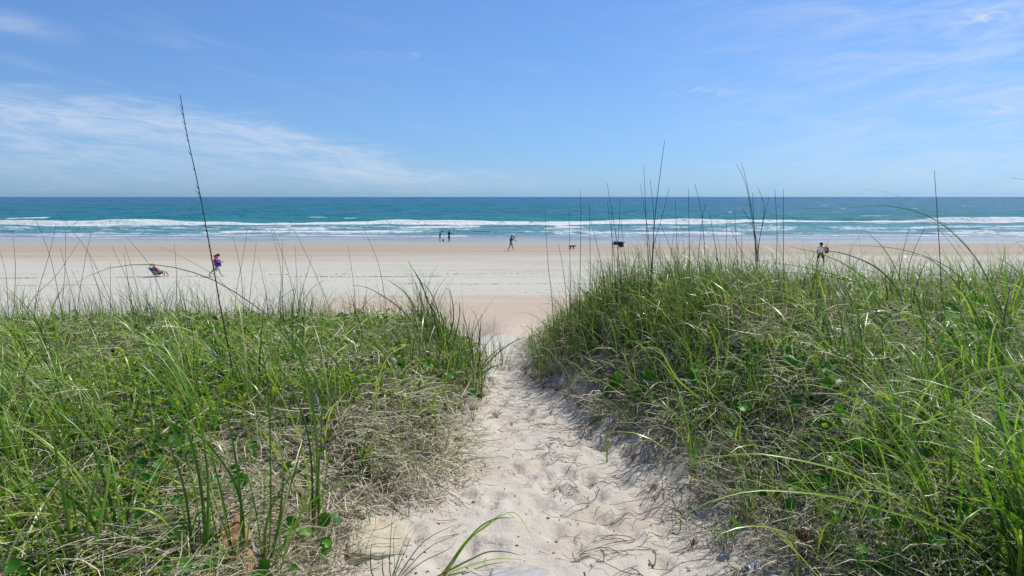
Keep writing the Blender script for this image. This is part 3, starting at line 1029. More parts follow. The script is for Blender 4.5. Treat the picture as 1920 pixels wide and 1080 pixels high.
traced_clump('upright dark green grass clump rising just behind the broken log', (445, 1090), [
    [(436, 1080), (410, 960), (390, 910), (360, 860), (325, 825), (280, 790)],
    [(440, 1060), (425, 970), (405, 885), (380, 810), (360, 760), (345, 700)],
    [(437, 1080), (420, 960), (400, 860), (385, 790), (350, 700), (300, 630)],
    [(457, 1080), (450, 935), (400, 845), (350, 800)],
    [(450, 1080), (452, 960), (440, 850), (418, 760), (380, 690)],
    [(448, 1085), (470, 960), (468, 840), (450, 740), (432, 690)],
    [(430, 1080), (415, 1000), (400, 930), (330, 890), (290, 893), {'t': 0.8}]], 0.0092, 0.35)
traced_clump('grass clump right of the broken log with blades crossing to the right', (496, 1085), [
    [(498, 1070), (507, 985), (507, 847), (505, 780), (498, 700), (487, 625), {'t': 0.3}],
    [(490, 1085), (560, 970), (600, 930), (680, 893), (720, 878), {'t': 0.7}],
    [(520, 1080), (550, 1000), (590, 900), {'t': 0.6}],
    [(505, 1080), (530, 960), (560, 860), (575, 800)],
    [(490, 1080), (500, 980), (540, 900), (600, 850), (640, 822)],
    [(500, 1080), (520, 1000), (530, 900), (525, 830), (505, 760)],
    [(492, 1080), (480, 960), (455, 860), (430, 800), (395, 770)]], 0.0085, 0.45)
traced_clump('brown sheathed grass clump by the white post, long blades leaning left', (592, 1010), [
    [(592, 1005), (588, 850), (575, 720), (540, 640), (480, 580)],
    [(590, 1000), (592, 800), (565, 680), (520, 615), (460, 575)],
    [(590, 1005), (600, 850), (605, 760), (612, 700)],
    [(588, 1000), (575, 880), (545, 780), (500, 700), (450, 660), (400, 650), {'t': 0.7}],
    [(590, 1000), (580, 830), (540, 720), (505, 660)],
    [(592, 1000), (596, 860), (585, 770), (560, 700), (525, 650)],
    [(590, 1000), (590, 800), (560, 660), (511, 600), (464, 564), (398, 524), (320, 500), (255, 496), (189, 507), (133, 537), {'t': 0.3, 'd': 0.2, 'w': 0.005}],
    [(592, 1000), (575, 800), (520, 680), (480, 600), (427, 542), (398, 513), (320, 471), (295, 461), {'d': 0.4, 'w': 0.005}],
    [(594, 1000), (610, 900), (618, 830), (612, 780)],
    [(594, 1000), (560, 930), (510, 830), (455, 790), (400, 800), {'t': 0.9}]], 0.0080, 0.42)
traced_clump('small green grass clump in dead grass with one blade arching over the sand', (677, 885), [
    [(677, 880), (672, 840), (655, 815)],
    [(677, 880), (680, 830), (683, 790)],
    [(677, 880), (695, 830), (710, 812), (740, 822), (780, 860), (820, 905), (880, 955), {'t': 0.75}],
    [(677, 880), (690, 850), (730, 855), (770, 862), (790, 875), {'t': 0.8}],
    [(677, 880), (668, 830), (660, 770)],
    [(677, 880), (686, 820), (700, 780)]], 0.0075, 0.4)
traced_clump('sea oats clump at the right edge of the picture, long blades arching far left', (1880, 725), [
    [(1878, 690), (1860, 590), (1825, 500), (1780, 440), (1735, 410), (1690, 405), (1640, 412), (1615, 428)],
    [(1882, 690), (1875, 590), (1840, 500), (1790, 440), (1740, 405), (1690, 390), (1640, 385), (1590, 390)],
    [(1885, 690), (1870, 570), (1820, 470), (1760, 412), (1700, 375), (1650, 358), (1595, 352), {'d': 0.45, 'w': 0.006}],
    [(1885, 690), (1895, 570), (1870, 460), (1845, 418)],
    [(1875, 690), (1850, 590), (1790, 510), (1700, 470), (1600, 460), (1550, 465)],
    [(1888, 690), (1910, 560), (1935, 480), (1970, 420)],
    [(1880, 720), (1878, 640), (1890, 560), (1905, 535), {'w': 0.009}],
    [(1872, 690), (1835, 600), (1800, 540), (1750, 490), (1700, 475)],
    [(1875, 690), (1840, 560), (1800, 480), (1760, 430)],
    [(1880, 690), (1865, 640), (1820, 580), (1780, 550), {'d': 0.8}]], 0.0060, 0.34)
traced_clump('grass clump leaning in from beyond the right edge of the picture', (2060, 640), [
    [(2050, 560), (2000, 420), (1960, 355), (1925, 338), (1896, 334)],
    [(2050, 560), (2000, 490), (1940, 450), (1895, 428), (1873, 416)],
    [(2050, 600), (2000, 500), (1950, 455), (1905, 455), (1880, 475)]], 0.0075, 0.36, yfix=5.0)
traced_clump('dark grass clump pressed flat to the left on the right dune crest', (1705, 592), [
    [(1705, 590), (1660, 560), (1600, 530), (1530, 515), (1450, 510)],
    [(1705, 588), (1640, 548), (1580, 520), (1500, 500), (1440, 492)],
    [(1703, 585), (1620, 520), (1550, 480), (1480, 462)],
    [(1705, 588), (1650, 570), (1590, 552), (1520, 545), (1460, 550)],
    [(1700, 588), (1660, 575), (1600, 560), (1540, 556)],
    [(1708, 585), (1690, 530), (1660, 470), (1620, 430)],
    [(1708, 585), (1720, 530), (1740, 480)],
    [(1706, 585), (1680, 540), (1640, 500), (1580, 475), (1530, 470)],
    [(1702, 590), (1650, 582), (1600, 585), (1560, 600)]], 0.010, 0.28)
traced_clump('single stout green shoot standing in dead grass on the right dune', (1752, 700), [
    [(1750, 690), (1740, 640), (1728, 590), (1712, 540), (1704, 532)],
    [(1752, 690), (1760, 640), (1790, 600), (1800, 595)],
    [(1748, 690), (1700, 650), (1660, 600), (1640, 590)]], 0.013, 0.42)
traced_clump('bright green grass clump on the slope right of the path, tips curling over', (1335, 775), [
    [(1335, 755), (1330, 700), (1280, 645), (1240, 590)],
    [(1330, 755), (1302, 700), (1290, 650), (1262, 620)],
    [(1325, 760), (1272, 715), (1232, 672), (1197, 677), (1172, 705), (1162, 745), {'t': 0.85}],
    [(1325, 760), (1270, 710), (1235, 655), (1205, 655), (1180, 680), (1165, 715), {'t': 0.9}],
    [(1335, 755), (1345, 690), (1340, 640), (1325, 600)],
    [(1338, 755), (1370, 700), (1400, 690), (1420, 700), {'t': 0.8}],
    [(1330, 755), (1310, 690), (1315, 640), (1300, 610)],
    [(1332, 760), (1355, 700), (1365, 650), (1350, 620), {'t': 0.85}]], 0.010, 0.6)
traced_clump('grass clump with brown sheaths at the foot of the right slope beside the sand', (1302, 895), [
    [(1300, 880), (1290, 800), (1275, 740), (1255, 700)],
    [(1302, 880), (1305, 790), (1312, 730), (1308, 680)],
    [(1305, 880), (1320, 800), (1345, 750), (1380, 730), {'t': 0.7}],
    [(1298, 880), (1280, 820), (1250, 770), (1225, 750), {'t': 0.7}],
    [(1303, 880), (1330, 830), (1335, 800), {'d': 0.9}],
    [(1298, 885), (1290, 840), (1292, 810), {'d': 0.9}],
    [(1300, 880), (1296, 790), (1305, 720), (1330, 660)]], 0.0085, 0.5)
traced_clump('grass clump at the bottom right with two long yellow green blades lying across', (1950, 1095), [
    [(1925, 1080), (1794, 1001), (1661, 957), (1554, 929), (1430, 919), (1368, 929), (1320, 945), (1270, 973), {'t': 0.85}],
    [(1920, 1078), (1775, 982), (1680, 932), (1586, 885), (1446, 853), (1368, 853), (1305, 866), (1257, 885), {'t': 0.85}],
    [(1940, 1085), (1895, 1060), (1870, 985), (1848, 910), (1830, 850), (1829, 812), (1838, 804), (1855, 815), {'t': 0.6, 'w': 0.012}],
    [(1940, 1085), (1860, 1000), (1790, 960), (1740, 950)],
    [(1945, 1085), (1900, 980), (1850, 900), (1800, 850), (1770, 840)]], 0.0085, 0.6)
traced_clump('pale green wide bladed clump at the bottom edge, right of the yellow and red leaves', (1765, 1100), [
    [(1760, 1080), (1790, 1010), (1822, 970), (1870, 945), (1935, 938), {'t': 0.9, 'w': 0.012}],
    [(1760, 1080), (1822, 1033), (1885, 1000), (1935, 980), {'t': 0.8, 'w': 0.012}],
    [(1768, 1085), (1753, 1042), (1731, 967), (1712, 923), (1677, 885), (1668, 904), {'t': 0.6, 'w': 0.01}],
    [(1765, 1080), (1830, 1060), (1890, 1030), (1940, 1000), {'t': 0.8}],
    [(1760, 1085), (1700, 1000), (1660, 930), (1640, 890)]], 0.010, 0.7)
traced_clump('faded wide grass blade clump arching in above the right edge, tip brown', (2000, 800), [
    [(1995, 740), (1960, 692), (1920, 686), (1865, 692), (1825, 702), (1785, 722), (1740, 757), (1690, 800), (1648, 842), {'t': 0.95, 'd': 0.45, 'w': 0.014}],
    [(1995, 740), (1950, 700), (1890, 720), (1840, 760)]], 0.009, 0.7, yfix=3.2)
traced_clump('yellow based grass tuft lying over on the sand of the path', (831, 1075), [
    [(830, 1073), (869, 1020), (911, 988), (945, 964), (966, 962), (985, 985), (1003, 1022), {'w': 0.006}],
    [(835, 1068), (885, 1003), (925, 974), (965, 971), {'w': 0.009}],
    [(836, 1070), (880, 1012), (918, 980), (950, 955), {'w': 0.008}],
    [(840, 1075), (880, 1050), (915, 1035), (950, 1035), (978, 1042)],
    [(838, 1077), (880, 1060), (930, 1048), (978, 1049)],
    [(842, 1080), (880, 1070), (920, 1058), (955, 1053), {'d': 0.5}],
    [(825, 1078), (808, 1085), (790, 1100)]], 0.006, 0.72, dy=0.05)
traced_clump('thin dark grass clump on the sand in front of the flat stone', (735, 1090), [
    [(731, 1075), (733, 1000), (738, 950), (745, 905)],
    [(735, 1080), (760, 1010), (800, 970)],
    [(740, 1085), (790, 1020), (845, 988), (872, 982)],
    [(745, 1085), (800, 1030), (860, 1000)],
    [(748, 1085), (790, 1055), (840, 1030), (858, 1008)],
    [(720, 1080), (718, 1040), (730, 1030)],
    [(700, 1080), (695, 1035), (700, 1020), (712, 1030)],
    [(730, 1082), (738, 1010), (748, 970)],
    [(742, 1085), (775, 1000), (800, 975)],
    [(738, 1085), (755, 1030), (775, 960)]], 0.0042, 0.3, dy=0.08)
traced_clump('sprig of three thin blades standing alone on the sand below the right slope', (1139, 872), [
    [(1139, 870), (1138, 820), (1128, 775)],
    [(1139, 870), (1142, 820), (1145, 785)],
    [(1139, 870), (1135, 840), (1122, 800)]], 0.005, 0.55)
traced_clump('dark leaning grass clump at the end of the left dune, blades over the path', (892, 705), [
    [(895, 705), (915, 672), (935, 655), (958, 643)],
    [(895, 705), (905, 660), (925, 630), (945, 625)],
    [(893, 705), (900, 650), (895, 600), (880, 575)],
    [(893, 705), (898, 640), (903, 590)],
    [(890, 705), (880, 640), (868, 590), (850, 560)],
    [(895, 706), (920, 690), (945, 682)],
    [(890, 705), (885, 640), (890, 600)],
    [(897, 705), (930, 665), (965, 640), (985, 632)]], 0.011, 0.18)
traced_clump('tallest dark grass clump on the path side of the left dune, tips over the sand', (830, 665), [
    [(828, 660), (820, 600), (800, 560), (790, 530), (765, 490)],
    [(826, 660), (815, 600), (795, 545), (775, 505)],
    [(830, 660), (822, 590), (805, 545), (785, 525)],
    [(820, 660), (790, 600), (760, 550), (720, 520)],
    [(815, 660), (770, 600), (740, 570), (690, 540), (660, 535)],
    [(840, 660), (850, 600), (845, 550), (835, 540)],
    [(845, 660), (860, 600), (862, 565)],
    [(825, 660), (800, 610), (775, 580), (750, 570)],
    [(835, 660), (830, 600), (815, 575), (800, 555)]], 0.013, 0.15)


def stalk(pix, y, label, group=None, r=0.0045, head=False):
    """pix from tip to base; the base goes down to the ground"""
    P = [at(px, py, y) for px, py in pix]
    g = hz(P[-1][0], y)
    if P[-1][2] - g > 0.03:
        d = P[-1] - P[-2]
        P.append(np.array((P[-1][0] + d[0] / max(abs(d[2]), 1e-6) * (P[-1][2] - g) * 0.5, y, g - 0.02)))
    P = P[::-1]
    b = P[0].copy()
    V, Q = tube(np.array(P) - b, r, r * 0.38, 12, 5)
    if not head:
        o = obj('sea_oats_stalk', mesh_np('sea_oats_stalk', V, Q, None, M_stalk), loc=tuple(b))
        return tag(o, label, 'grass stalk', group)
    root = empty('sea_oats_stalk', tuple(b))
    obj('stem', mesh_np('stem', V, Q, None, M_stalk), root)
    c = spline(np.array(P) - b, 60)
    T = np.gradient(c, axis=0)
    prt = []
    for i in range(28, 60):
        if random.random() < 0.55:
            d = Vector(T[i]).normalized()
            sdv = Vector((-random.uniform(0.2, 0.6), random.uniform(-.3, .3), 0.55 + random.random() * 0.3)).normalized()
            L = random.uniform(0.012, 0.04) * (1.3 if i > 52 else 1)
            prt.append(tube([c[i], c[i] + np.array(sdv) * L * 0.6, c[i] + np.array(sdv) * L + np.array((-0.004, 0, 0.004))], 0.0025, 0.0008, 3, 4))
    V, Q = join(prt)
    tag(obj('spikelets', mesh_np('spikelets', V, Q, None, M_stalk), root), kind='stuff')
    return tag(root, label, 'grass stalk', group)


stalk([(338, 178), (344, 215), (352, 260), (373, 355), (400, 500), (412, 570), (428, 650), (440, 720), (448, 752)], 4.7,
      'tallest bare seed stalk on the left dune, leaning left against the sky', None, 0.0056, True)
LEFT = [[(23, 429), (29, 502), (26, 580)], [(67, 413), (93, 478), (111, 560)], [(105, 420), (92, 478), (69, 558)], [(123, 429), (122, 502), (116, 582)],
        [(113, 464), (133, 544), (142, 578)], [(149, 453), (104, 518), (62, 560)], [(172, 433), (163, 471), (147, 564)], [(105, 395), (163, 469), (196, 538), (209, 573)],
        [(167, 478), (184, 538), (213, 582)], [(209, 460), (240, 527), (256, 575)], [(232, 456), (251, 515), (260, 560)], [(232, 473), (242, 538), (250, 585)],
        [(207, 493), (207, 575)], [(235, 442), (278, 493), (298, 538), (311, 573)], [(133, 504), (149, 538), (160, 580)], [(0, 471), (11, 515), (15, 573)],
        [(327, 458), (331, 515), (331, 549)], [(437, 442), (451, 507), (455, 560)], [(464, 429), (453, 495), (443, 549)], [(481, 451), (473, 515), (468, 564)],
        [(485, 484), (498, 549), (503, 590)], [(508, 429), (527, 511), (521, 587)], [(511, 427), (538, 502), (555, 573)], [(529, 449), (530, 560)],
        [(553, 460), (559, 569)], [(585, 480), (560, 571)], [(542, 413), (582, 493), (615, 571)], [(652, 461), (664, 538), (667, 600)], [(680, 424), (709, 493), (722, 562)]]
for p in LEFT:
    stalk(p, rng.uniform(8.2, 9.6), 'thin bare stalk standing above the crest of the left dune', 'bare stalks on the left dune', 0.0042)
MOUND = [[(1021, 393), (1028, 500), (1035, 560)], [(1047, 456), (1055, 500), (1062, 560)], [(1067, 398), (1069, 500), (1069, 560)], [(1088, 356), (1089, 430), (1088, 500), (1087, 560)],
         [(1105, 380), (1107, 500), (1108, 550)], [(1106, 407), (1125, 484), (1135, 550)], [(1138, 343), (1155, 442), (1165, 540)], [(1139, 377), (1150, 470), (1155, 540)],
         [(1147, 387), (1148, 495), (1148, 540)], [(1163, 375), (1160, 440), (1157, 520)], [(1164, 410), (1172, 486), (1178, 540)], [(1201, 347), (1215, 435), (1222, 520)],
         [(1207, 310), (1211, 400), (1215, 477), (1217, 530)], [(1219, 336), (1226, 412), (1222, 530)], [(1255, 352), (1238, 419), (1227, 454), (1220, 520)],
         [(1266, 375), (1271, 500), (1273, 540)], [(1291, 354), (1292, 430), (1293, 500), (1294, 540)], [(1238, 419), (1255, 460), (1271, 505)]]
for p in MOUND:
    stalk(p, rng.uniform(7.4, 8.6), 'thin bare stalk standing on the mound right of the path', 'bare stalks on the right mound', 0.0045)
stalk([(1246, 264), (1231, 380), (1225, 447), (1223, 495), (1222, 560)], 7.6, 'tallest stalk on the mound right of the path, tip leaning right into the sky', None, 0.006)
RIGHT = [[(1303, 345), (1316, 403), (1323, 500), (1325, 540)], [(1324, 380), (1316, 417), (1307, 510)], [(1330, 398), (1348, 500), (1352, 540)],
         [(1380, 308), (1399, 347), (1415, 447), (1420, 500), (1422, 540)], [(1390, 305), (1401, 347), (1416, 440), (1421, 520)], [(1421, 352), (1433, 389), (1423, 458), (1418, 520)],
         [(1442, 370), (1425, 444), (1415, 510)], [(1453, 354), (1457, 435), (1455, 500), (1455, 540)], [(1469, 354), (1469, 488), (1469, 540)],
         [(1411, 361), (1415, 440), (1418, 520)], [(1377, 393), (1381, 458), (1385, 530)], [(1363, 410), (1361, 481), (1360, 535)], [(1391, 391), (1409, 419), (1420, 458), (1425, 520)],
         [(1369, 428), (1392, 477), (1405, 530)], [(1391, 426), (1391, 500), (1391, 540)], [(1705, 424), (1689, 495), (1685, 550)], [(1735, 424), (1716, 465), (1704, 500), (1700, 550)]]
for p in RIGHT:
    stalk(p, rng.uniform(7.4, 8.6), 'thin bare stalk standing on the crest of the right dune', 'bare stalks on the right dune', 0.0048)
stalk([(1752, 321), (1758, 412), (1763, 495), (1766, 590)], 6.4, 'lone tall straight stalk near the right edge of the right dune', None, 0.0052)


# ------------------------------------------------------------------ broad round leaves
def round_leaf(seed, r=0.03, tint=0.4, dry=0.0):
    rr = np.random.default_rng(seed)
    n, rings = 18, 3
    V, along = [(0, 0, 0)], [0.5]
    for j in range(1, rings + 1):
        q = j / rings
        for i in range(n):
            a = TAU * i / n
            notch = 1 - 0.55 * math.exp(-((a - math.pi) / 0.16) ** 2)
            wob = 1 + 0.05 * math.sin(a * 9 + seed) * q
            V.append((math.cos(a) * r * q * notch * wob, math.sin(a) * r * q * notch * wob, r * (0.20 * q * q + 0.05 * math.sin(a * 3 + seed) * q)))
            along.append(0.5 + 0.4 * q)
    T = [(0, 1 + i, 1 + (i + 1) % n) for i in range(n)]
    Q = []
    for j in range(rings - 1):
        a0 = 1 + j * n
        for i in range(n):
            Q.append((a0 + i, a0 + n + i, a0 + n + (i + 1) % n, a0 + (i + 1) % n))
    N = len(V)
    return mesh_np('leaf', V, Q, {'tint': np.full(N, tint), 'dry': np.full(N, dry), 'along': along}, M_broad, tris=T)


LEAVES = [round_leaf(i, 0.03, t) for i, t in enumerate((0.15, 0.3, 0.4, 0.55, 0.7, 0.25))]
LEAF_YEL = round_leaf(9, 0.03, 1.0)


def pennywort(px, py, size_px, label, group=None, mesh=None, tilt=None):
    g = ground(px, py)
    y, want = g[1], rng.uniform(0.12, 0.21)
    for _ in range(60):
        p = at(px, py, y)
        z0 = hz(p[0], p[1])
        if p[2] - z0 > want:
            break
        y -= 0.02
    p[2] = max(p[2], z0 + 0.06)
    root = empty('pennywort_plant', (p[0], p[1], z0))
    s = 1.25 * size_px / F_PX * y / 0.06
    h = p[2] - z0
    V, Q = tube([(0.01, 0.02, -0.02), (0.006, 0.01, h * 0.5), (0, 0, h)], 0.0022, 0.0016, 5, 5)
    N = len(V)
    obj('stem', mesh_np('stem', V, Q, {'tint': np.full(N, 0.6), 'dry': np.zeros(N), 'along': np.full(N, 0.6)}, M_broad), root)
    lf = obj('leaf', mesh or LEAVES[int(rng.integers(len(LEAVES)))], root, (0, 0, h))
    lf.scale = (s, s, s)
    lf.rotation_euler = (rng.normal(0.75, 0.3) if tilt is None else tilt, rng.normal(0, 0.3), rng.normal(0, 0.8))
    for q in range(int(rng.integers(0, 3)) if mesh is None else 0):
        dx, dy, dz, s2 = rng.normal(0, 0.05), rng.normal(0, 0.05), rng.uniform(-0.05, 0.02), s * rng.uniform(0.6, 1.0)
        V, Q = tube([(0.01, 0.02, -0.02), (dx * 0.4, dy * 0.4, h * 0.45), (dx, dy, h + dz)], 0.0022, 0.0016, 5, 5)
        N = len(V)
        obj('stem', mesh_np('stem', V, Q, {'tint': np.full(N, 0.6), 'dry': np.zeros(N), 'along': np.full(N, 0.6)}, M_broad), root)
        l2 = obj('leaf', LEAVES[int(rng.integers(len(LEAVES)))], root, (dx, dy, h + dz))
        l2.scale = (s2, s2, s2)
        l2.rotation_euler = (rng.normal(0.65, 0.35), rng.normal(0, 0.35), rng.normal(0, 0.9))
    if group and 'right dead' in group or group and 'lower left' in group:
        zone = ', low down near the bottom of the picture' if y < 2.7 else ', well above the bottom of the picture'
        label, group = label + zone, group + zone
    return tag(root, label, 'plant', group)


for px, py, s in [(1155, 712, 22), (1215, 705, 22), (1180, 735, 16), (1218, 747, 20), (1140, 738, 20), (1200, 728, 16), (1246, 716, 14)]:
    pennywort(px, py, s, 'round green leaf plant on the shaded slope beside the path', 'round leaf plants on the slope by the path')
for px, py, s in [(1840, 575, 38), (1780, 585, 32), (1785, 612, 30), (1805, 628, 28), (1790, 655, 24), (1835, 612, 24), (1870, 690, 30), (1550, 690, 20), (1500, 680, 26), (1565, 712, 22)]:
    pennywort(px, py, s, 'round green leaf plant near the crest of the right dune', 'round leaf plants near the right crest')
for px, py, s in [(1575, 770, 24), (1550, 785, 20), (1612, 838, 30), (1560, 855, 22), (1590, 842, 18), (1575, 872, 20), (1520, 890, 18), (1545, 882, 16), (1890, 805, 44), (1870, 905, 44),
                  (1905, 885, 44), (1900, 760, 38), (1640, 960, 26), (1405, 902, 20), (1480, 945, 18), (1660, 1062, 26), (1590, 960, 20), (1700, 780, 22), (1740, 800, 24), (1530, 800, 20)]:
    pennywort(px, py, s, 'round green leaf plant on the right dune', 'round leaf plants in the right dead grass')
for i in range(46):
    px, py = rng.uniform(1180, 1915), rng.uniform(640, 1060)
    if px > 1230 + (py - 700) * 0.75:
        pennywort(px, py, rng.uniform(16, 30), 'round green leaf plant on the right dune', 'round leaf plants in the right dead grass')
for i in range(22):
    px, py = rng.uniform(20, 640), rng.uniform(820, 1070)
    pennywort(px, py, rng.uniform(14, 26), 'broad green leaf plant on the left dune', 'broad leaf plants at lower left')
pennywort(1658, 745, 26, 'bright yellow green leaf plant in the dead grass of the right dune', None, LEAF_YEL)
pennywort(1378, 982, 24, 'pointed green leaf plant at the lower edge of the right slope by the sand', None, LEAVES[3], 1.2)
for px, py, s in [(745, 678, 20), (782, 672, 14), (848, 680, 18), (885, 738, 16), (800, 682, 14), (845, 702, 14), (867, 662, 14), (735, 692, 14)]:
    pennywort(px, py, s, 'round green leaf plant near the path side of the left dune', 'round leaf plants on the left dune')
for px, py, s in [(280, 1022, 26), (325, 1002, 34), (60, 912, 24), (470, 942, 20), (440, 907, 24), (440, 882, 20), (492, 1068, 34), (240, 1055, 28), (130, 1000, 24), (40, 1010, 26), (90, 1050, 28), (345, 1060, 26), (20, 1060, 26)]:
    pennywort(px, py, s, 'broad green leaf plant on the left dune', 'broad leaf plants at lower left')
pennywort(300, 1058, 26, 'yellow leaf plant low among the grass at lower left', None, LEAF_YEL)
pennywort(68, 968, 14, 'orange yellow withered leaf plant by the bottom left clump', None, round_leaf(12, 0.03, 1.0, 0.5))


# ------------------------------------------------------------------ small things on the sand
def seedling(px, py, size, label, n=4):
    g = ground(px, py)
    root = empty('seedling', tuple(g))
    h = size / F_PX * g[1]
    V, Q = tube([(0, 0, -0.02), (0.004, 0, h * 0.4), (0.0, 0.0, h * 0.8)], 0.003, 0.002, 4, 5)
    N = len(V)
    obj('stem', mesh_np('stem', V, Q, {'tint': np.full(N, 0.4), 'dry': np.full(N, 0.4), 'along': np.full(N, 0.6)}, M_broad), root)
    for i in range(n):
        lf = obj('leaf', LEAVES[(i + 2) % 6], root, (math.cos(i * 2.1) * h * 0.18, math.sin(i * 2.1) * h * 0.18, h * (0.55 + 0.12 * i)))
        q = h / 0.075 * random.uniform(0.7, 1.0) * 0.62
        lf.scale = (q * 1.1, q * 0.75, q)
        lf.rotation_euler = (random.uniform(-0.5, 0.7), random.uniform(-0.5, 0.5), i * 2.1)
    tag(root, label, 'plant')


seedling(1275, 992, 26, 'small green seedling on the sand casting a round shadow, nearest the right slope')
seedling(1131, 1052, 26, 'small green seedling on the sand at the bottom edge of the path')
seedling(1228, 1052, 24, 'small drooping seedling on the sand between two other seedlings', 3)


def dead_tuft(px, py, h_px, label, n=14, mat=None, group=None):
    g = ground(px, py)
    n = int(n * 1.5)
    h = h_px / F_PX * g[1] * 0.8
    prt = []
    for i in range(n):
        a, s = random.uniform(0, TAU), random.uniform(0.2, 1.5)
        t = np.array((math.cos(a) * s, math.sin(a) * s, 1.0)) * h * random.uniform(0.5, 1.0)
        prt.append(tube([(math.cos(a) * 0.008, math.sin(a) * 0.008, -0.01), t * 0.5 + np.array((0, 0, 0.01)), t + np.array((random.gauss(0, .012), random.gauss(0, .012), -0.25 * h * s))], 0.0022, 0.0008, 4, 4))
    V, Q = join(prt)
    tag(obj('dead_grass_tuft', mesh_np('dead_grass_tuft', V, Q, None, mat or M_stub), loc=tuple(g)), label, 'dead grass', group)


dead_tuft(1225, 918, 30, 'brown dead grass tuft on the sand below the right slope')
dead_tuft(1300, 1022, 28, 'small brown dead tuft on the sand near the bottom right seedling', 10)
dead_tuft(1187, 862, 26, 'curled brown dead tuft on the sand at the foot of the right slope', 12)
dead_tuft(930, 782, 26, 'rusty dead tuft on the path near the left dune', 14)
dead_tuft(958, 800, 14, 'low rusty dead sprig in the middle of the path', 8)
for px, py, h_ in [(905, 745, 34), (885, 770, 30), (870, 800, 26), (860, 765, 30), (985, 700, 28), (1000, 712, 26), (1020, 728, 30), (1045, 735, 30), (1060, 745, 26), (1085, 760, 30), (1010, 695, 34), (1120, 790, 28), (1035, 705, 36), (1150, 815, 26)]:
    dead_tuft(px, py, h_, 'rusty brown dead grass tuft at the edge of the path', 16, None, 'dead tufts along the path edges')

# the plant with yellow and dark red leaves
g = ground(1503, 1050)
root = tag(empty('withered_leaf_plant', tuple(g)), 'withered plant with dark red and yellow leaves at the foot of the right dune', 'plant')
M_red = leaf_mat('red_leaf', [(0.0, (0.10, 0.03, 0.012)), (0.5, (0.16, 0.05, 0.02)), (1.0, (0.38, 0.34, 0.03))], trans=0.25, rough=0.4)
for i, (dx, dz, t, s) in enumerate([(-0.03, 0.03, 0.0, 0.8), (0.0, 0.06, 0.2, 0.9), (0.035, 0.07, 1.0, 0.7), (-0.05, 0.0, 0.95, 0.7), (0.01, 0.015, 0.4, 0.8), (0.05, 0.02, 1.0, 0.6)]):
    lm = round_leaf(40 + i, 0.03, t)
    lm.materials[0] = M_red
    lf = obj('leaf', lm, root, (dx * 1.2, random.uniform(-0.06, -0.01), dz + 0.09))
    lf.scale = (s * 1.2, s, s * 2.5)
    lf.rotation_euler = (random.uniform(0.2, 1.2), random.uniform(-0.6, 0.6), random.uniform(0, 6))
V, Q = join([tube([(0, 0, -0.02), (0.01, -0.01, 0.06), (0.0, -0.02, 0.15)], 0.003, 0.002, 4, 5), tube([(0, 0, 0.04), (-0.03, -0.02, 0.08), (-0.05, -0.03, 0.11)], 0.0025, 0.0015, 4, 5)])
obj('stem', mesh_np('stem', V, Q, None, M_twig), root)


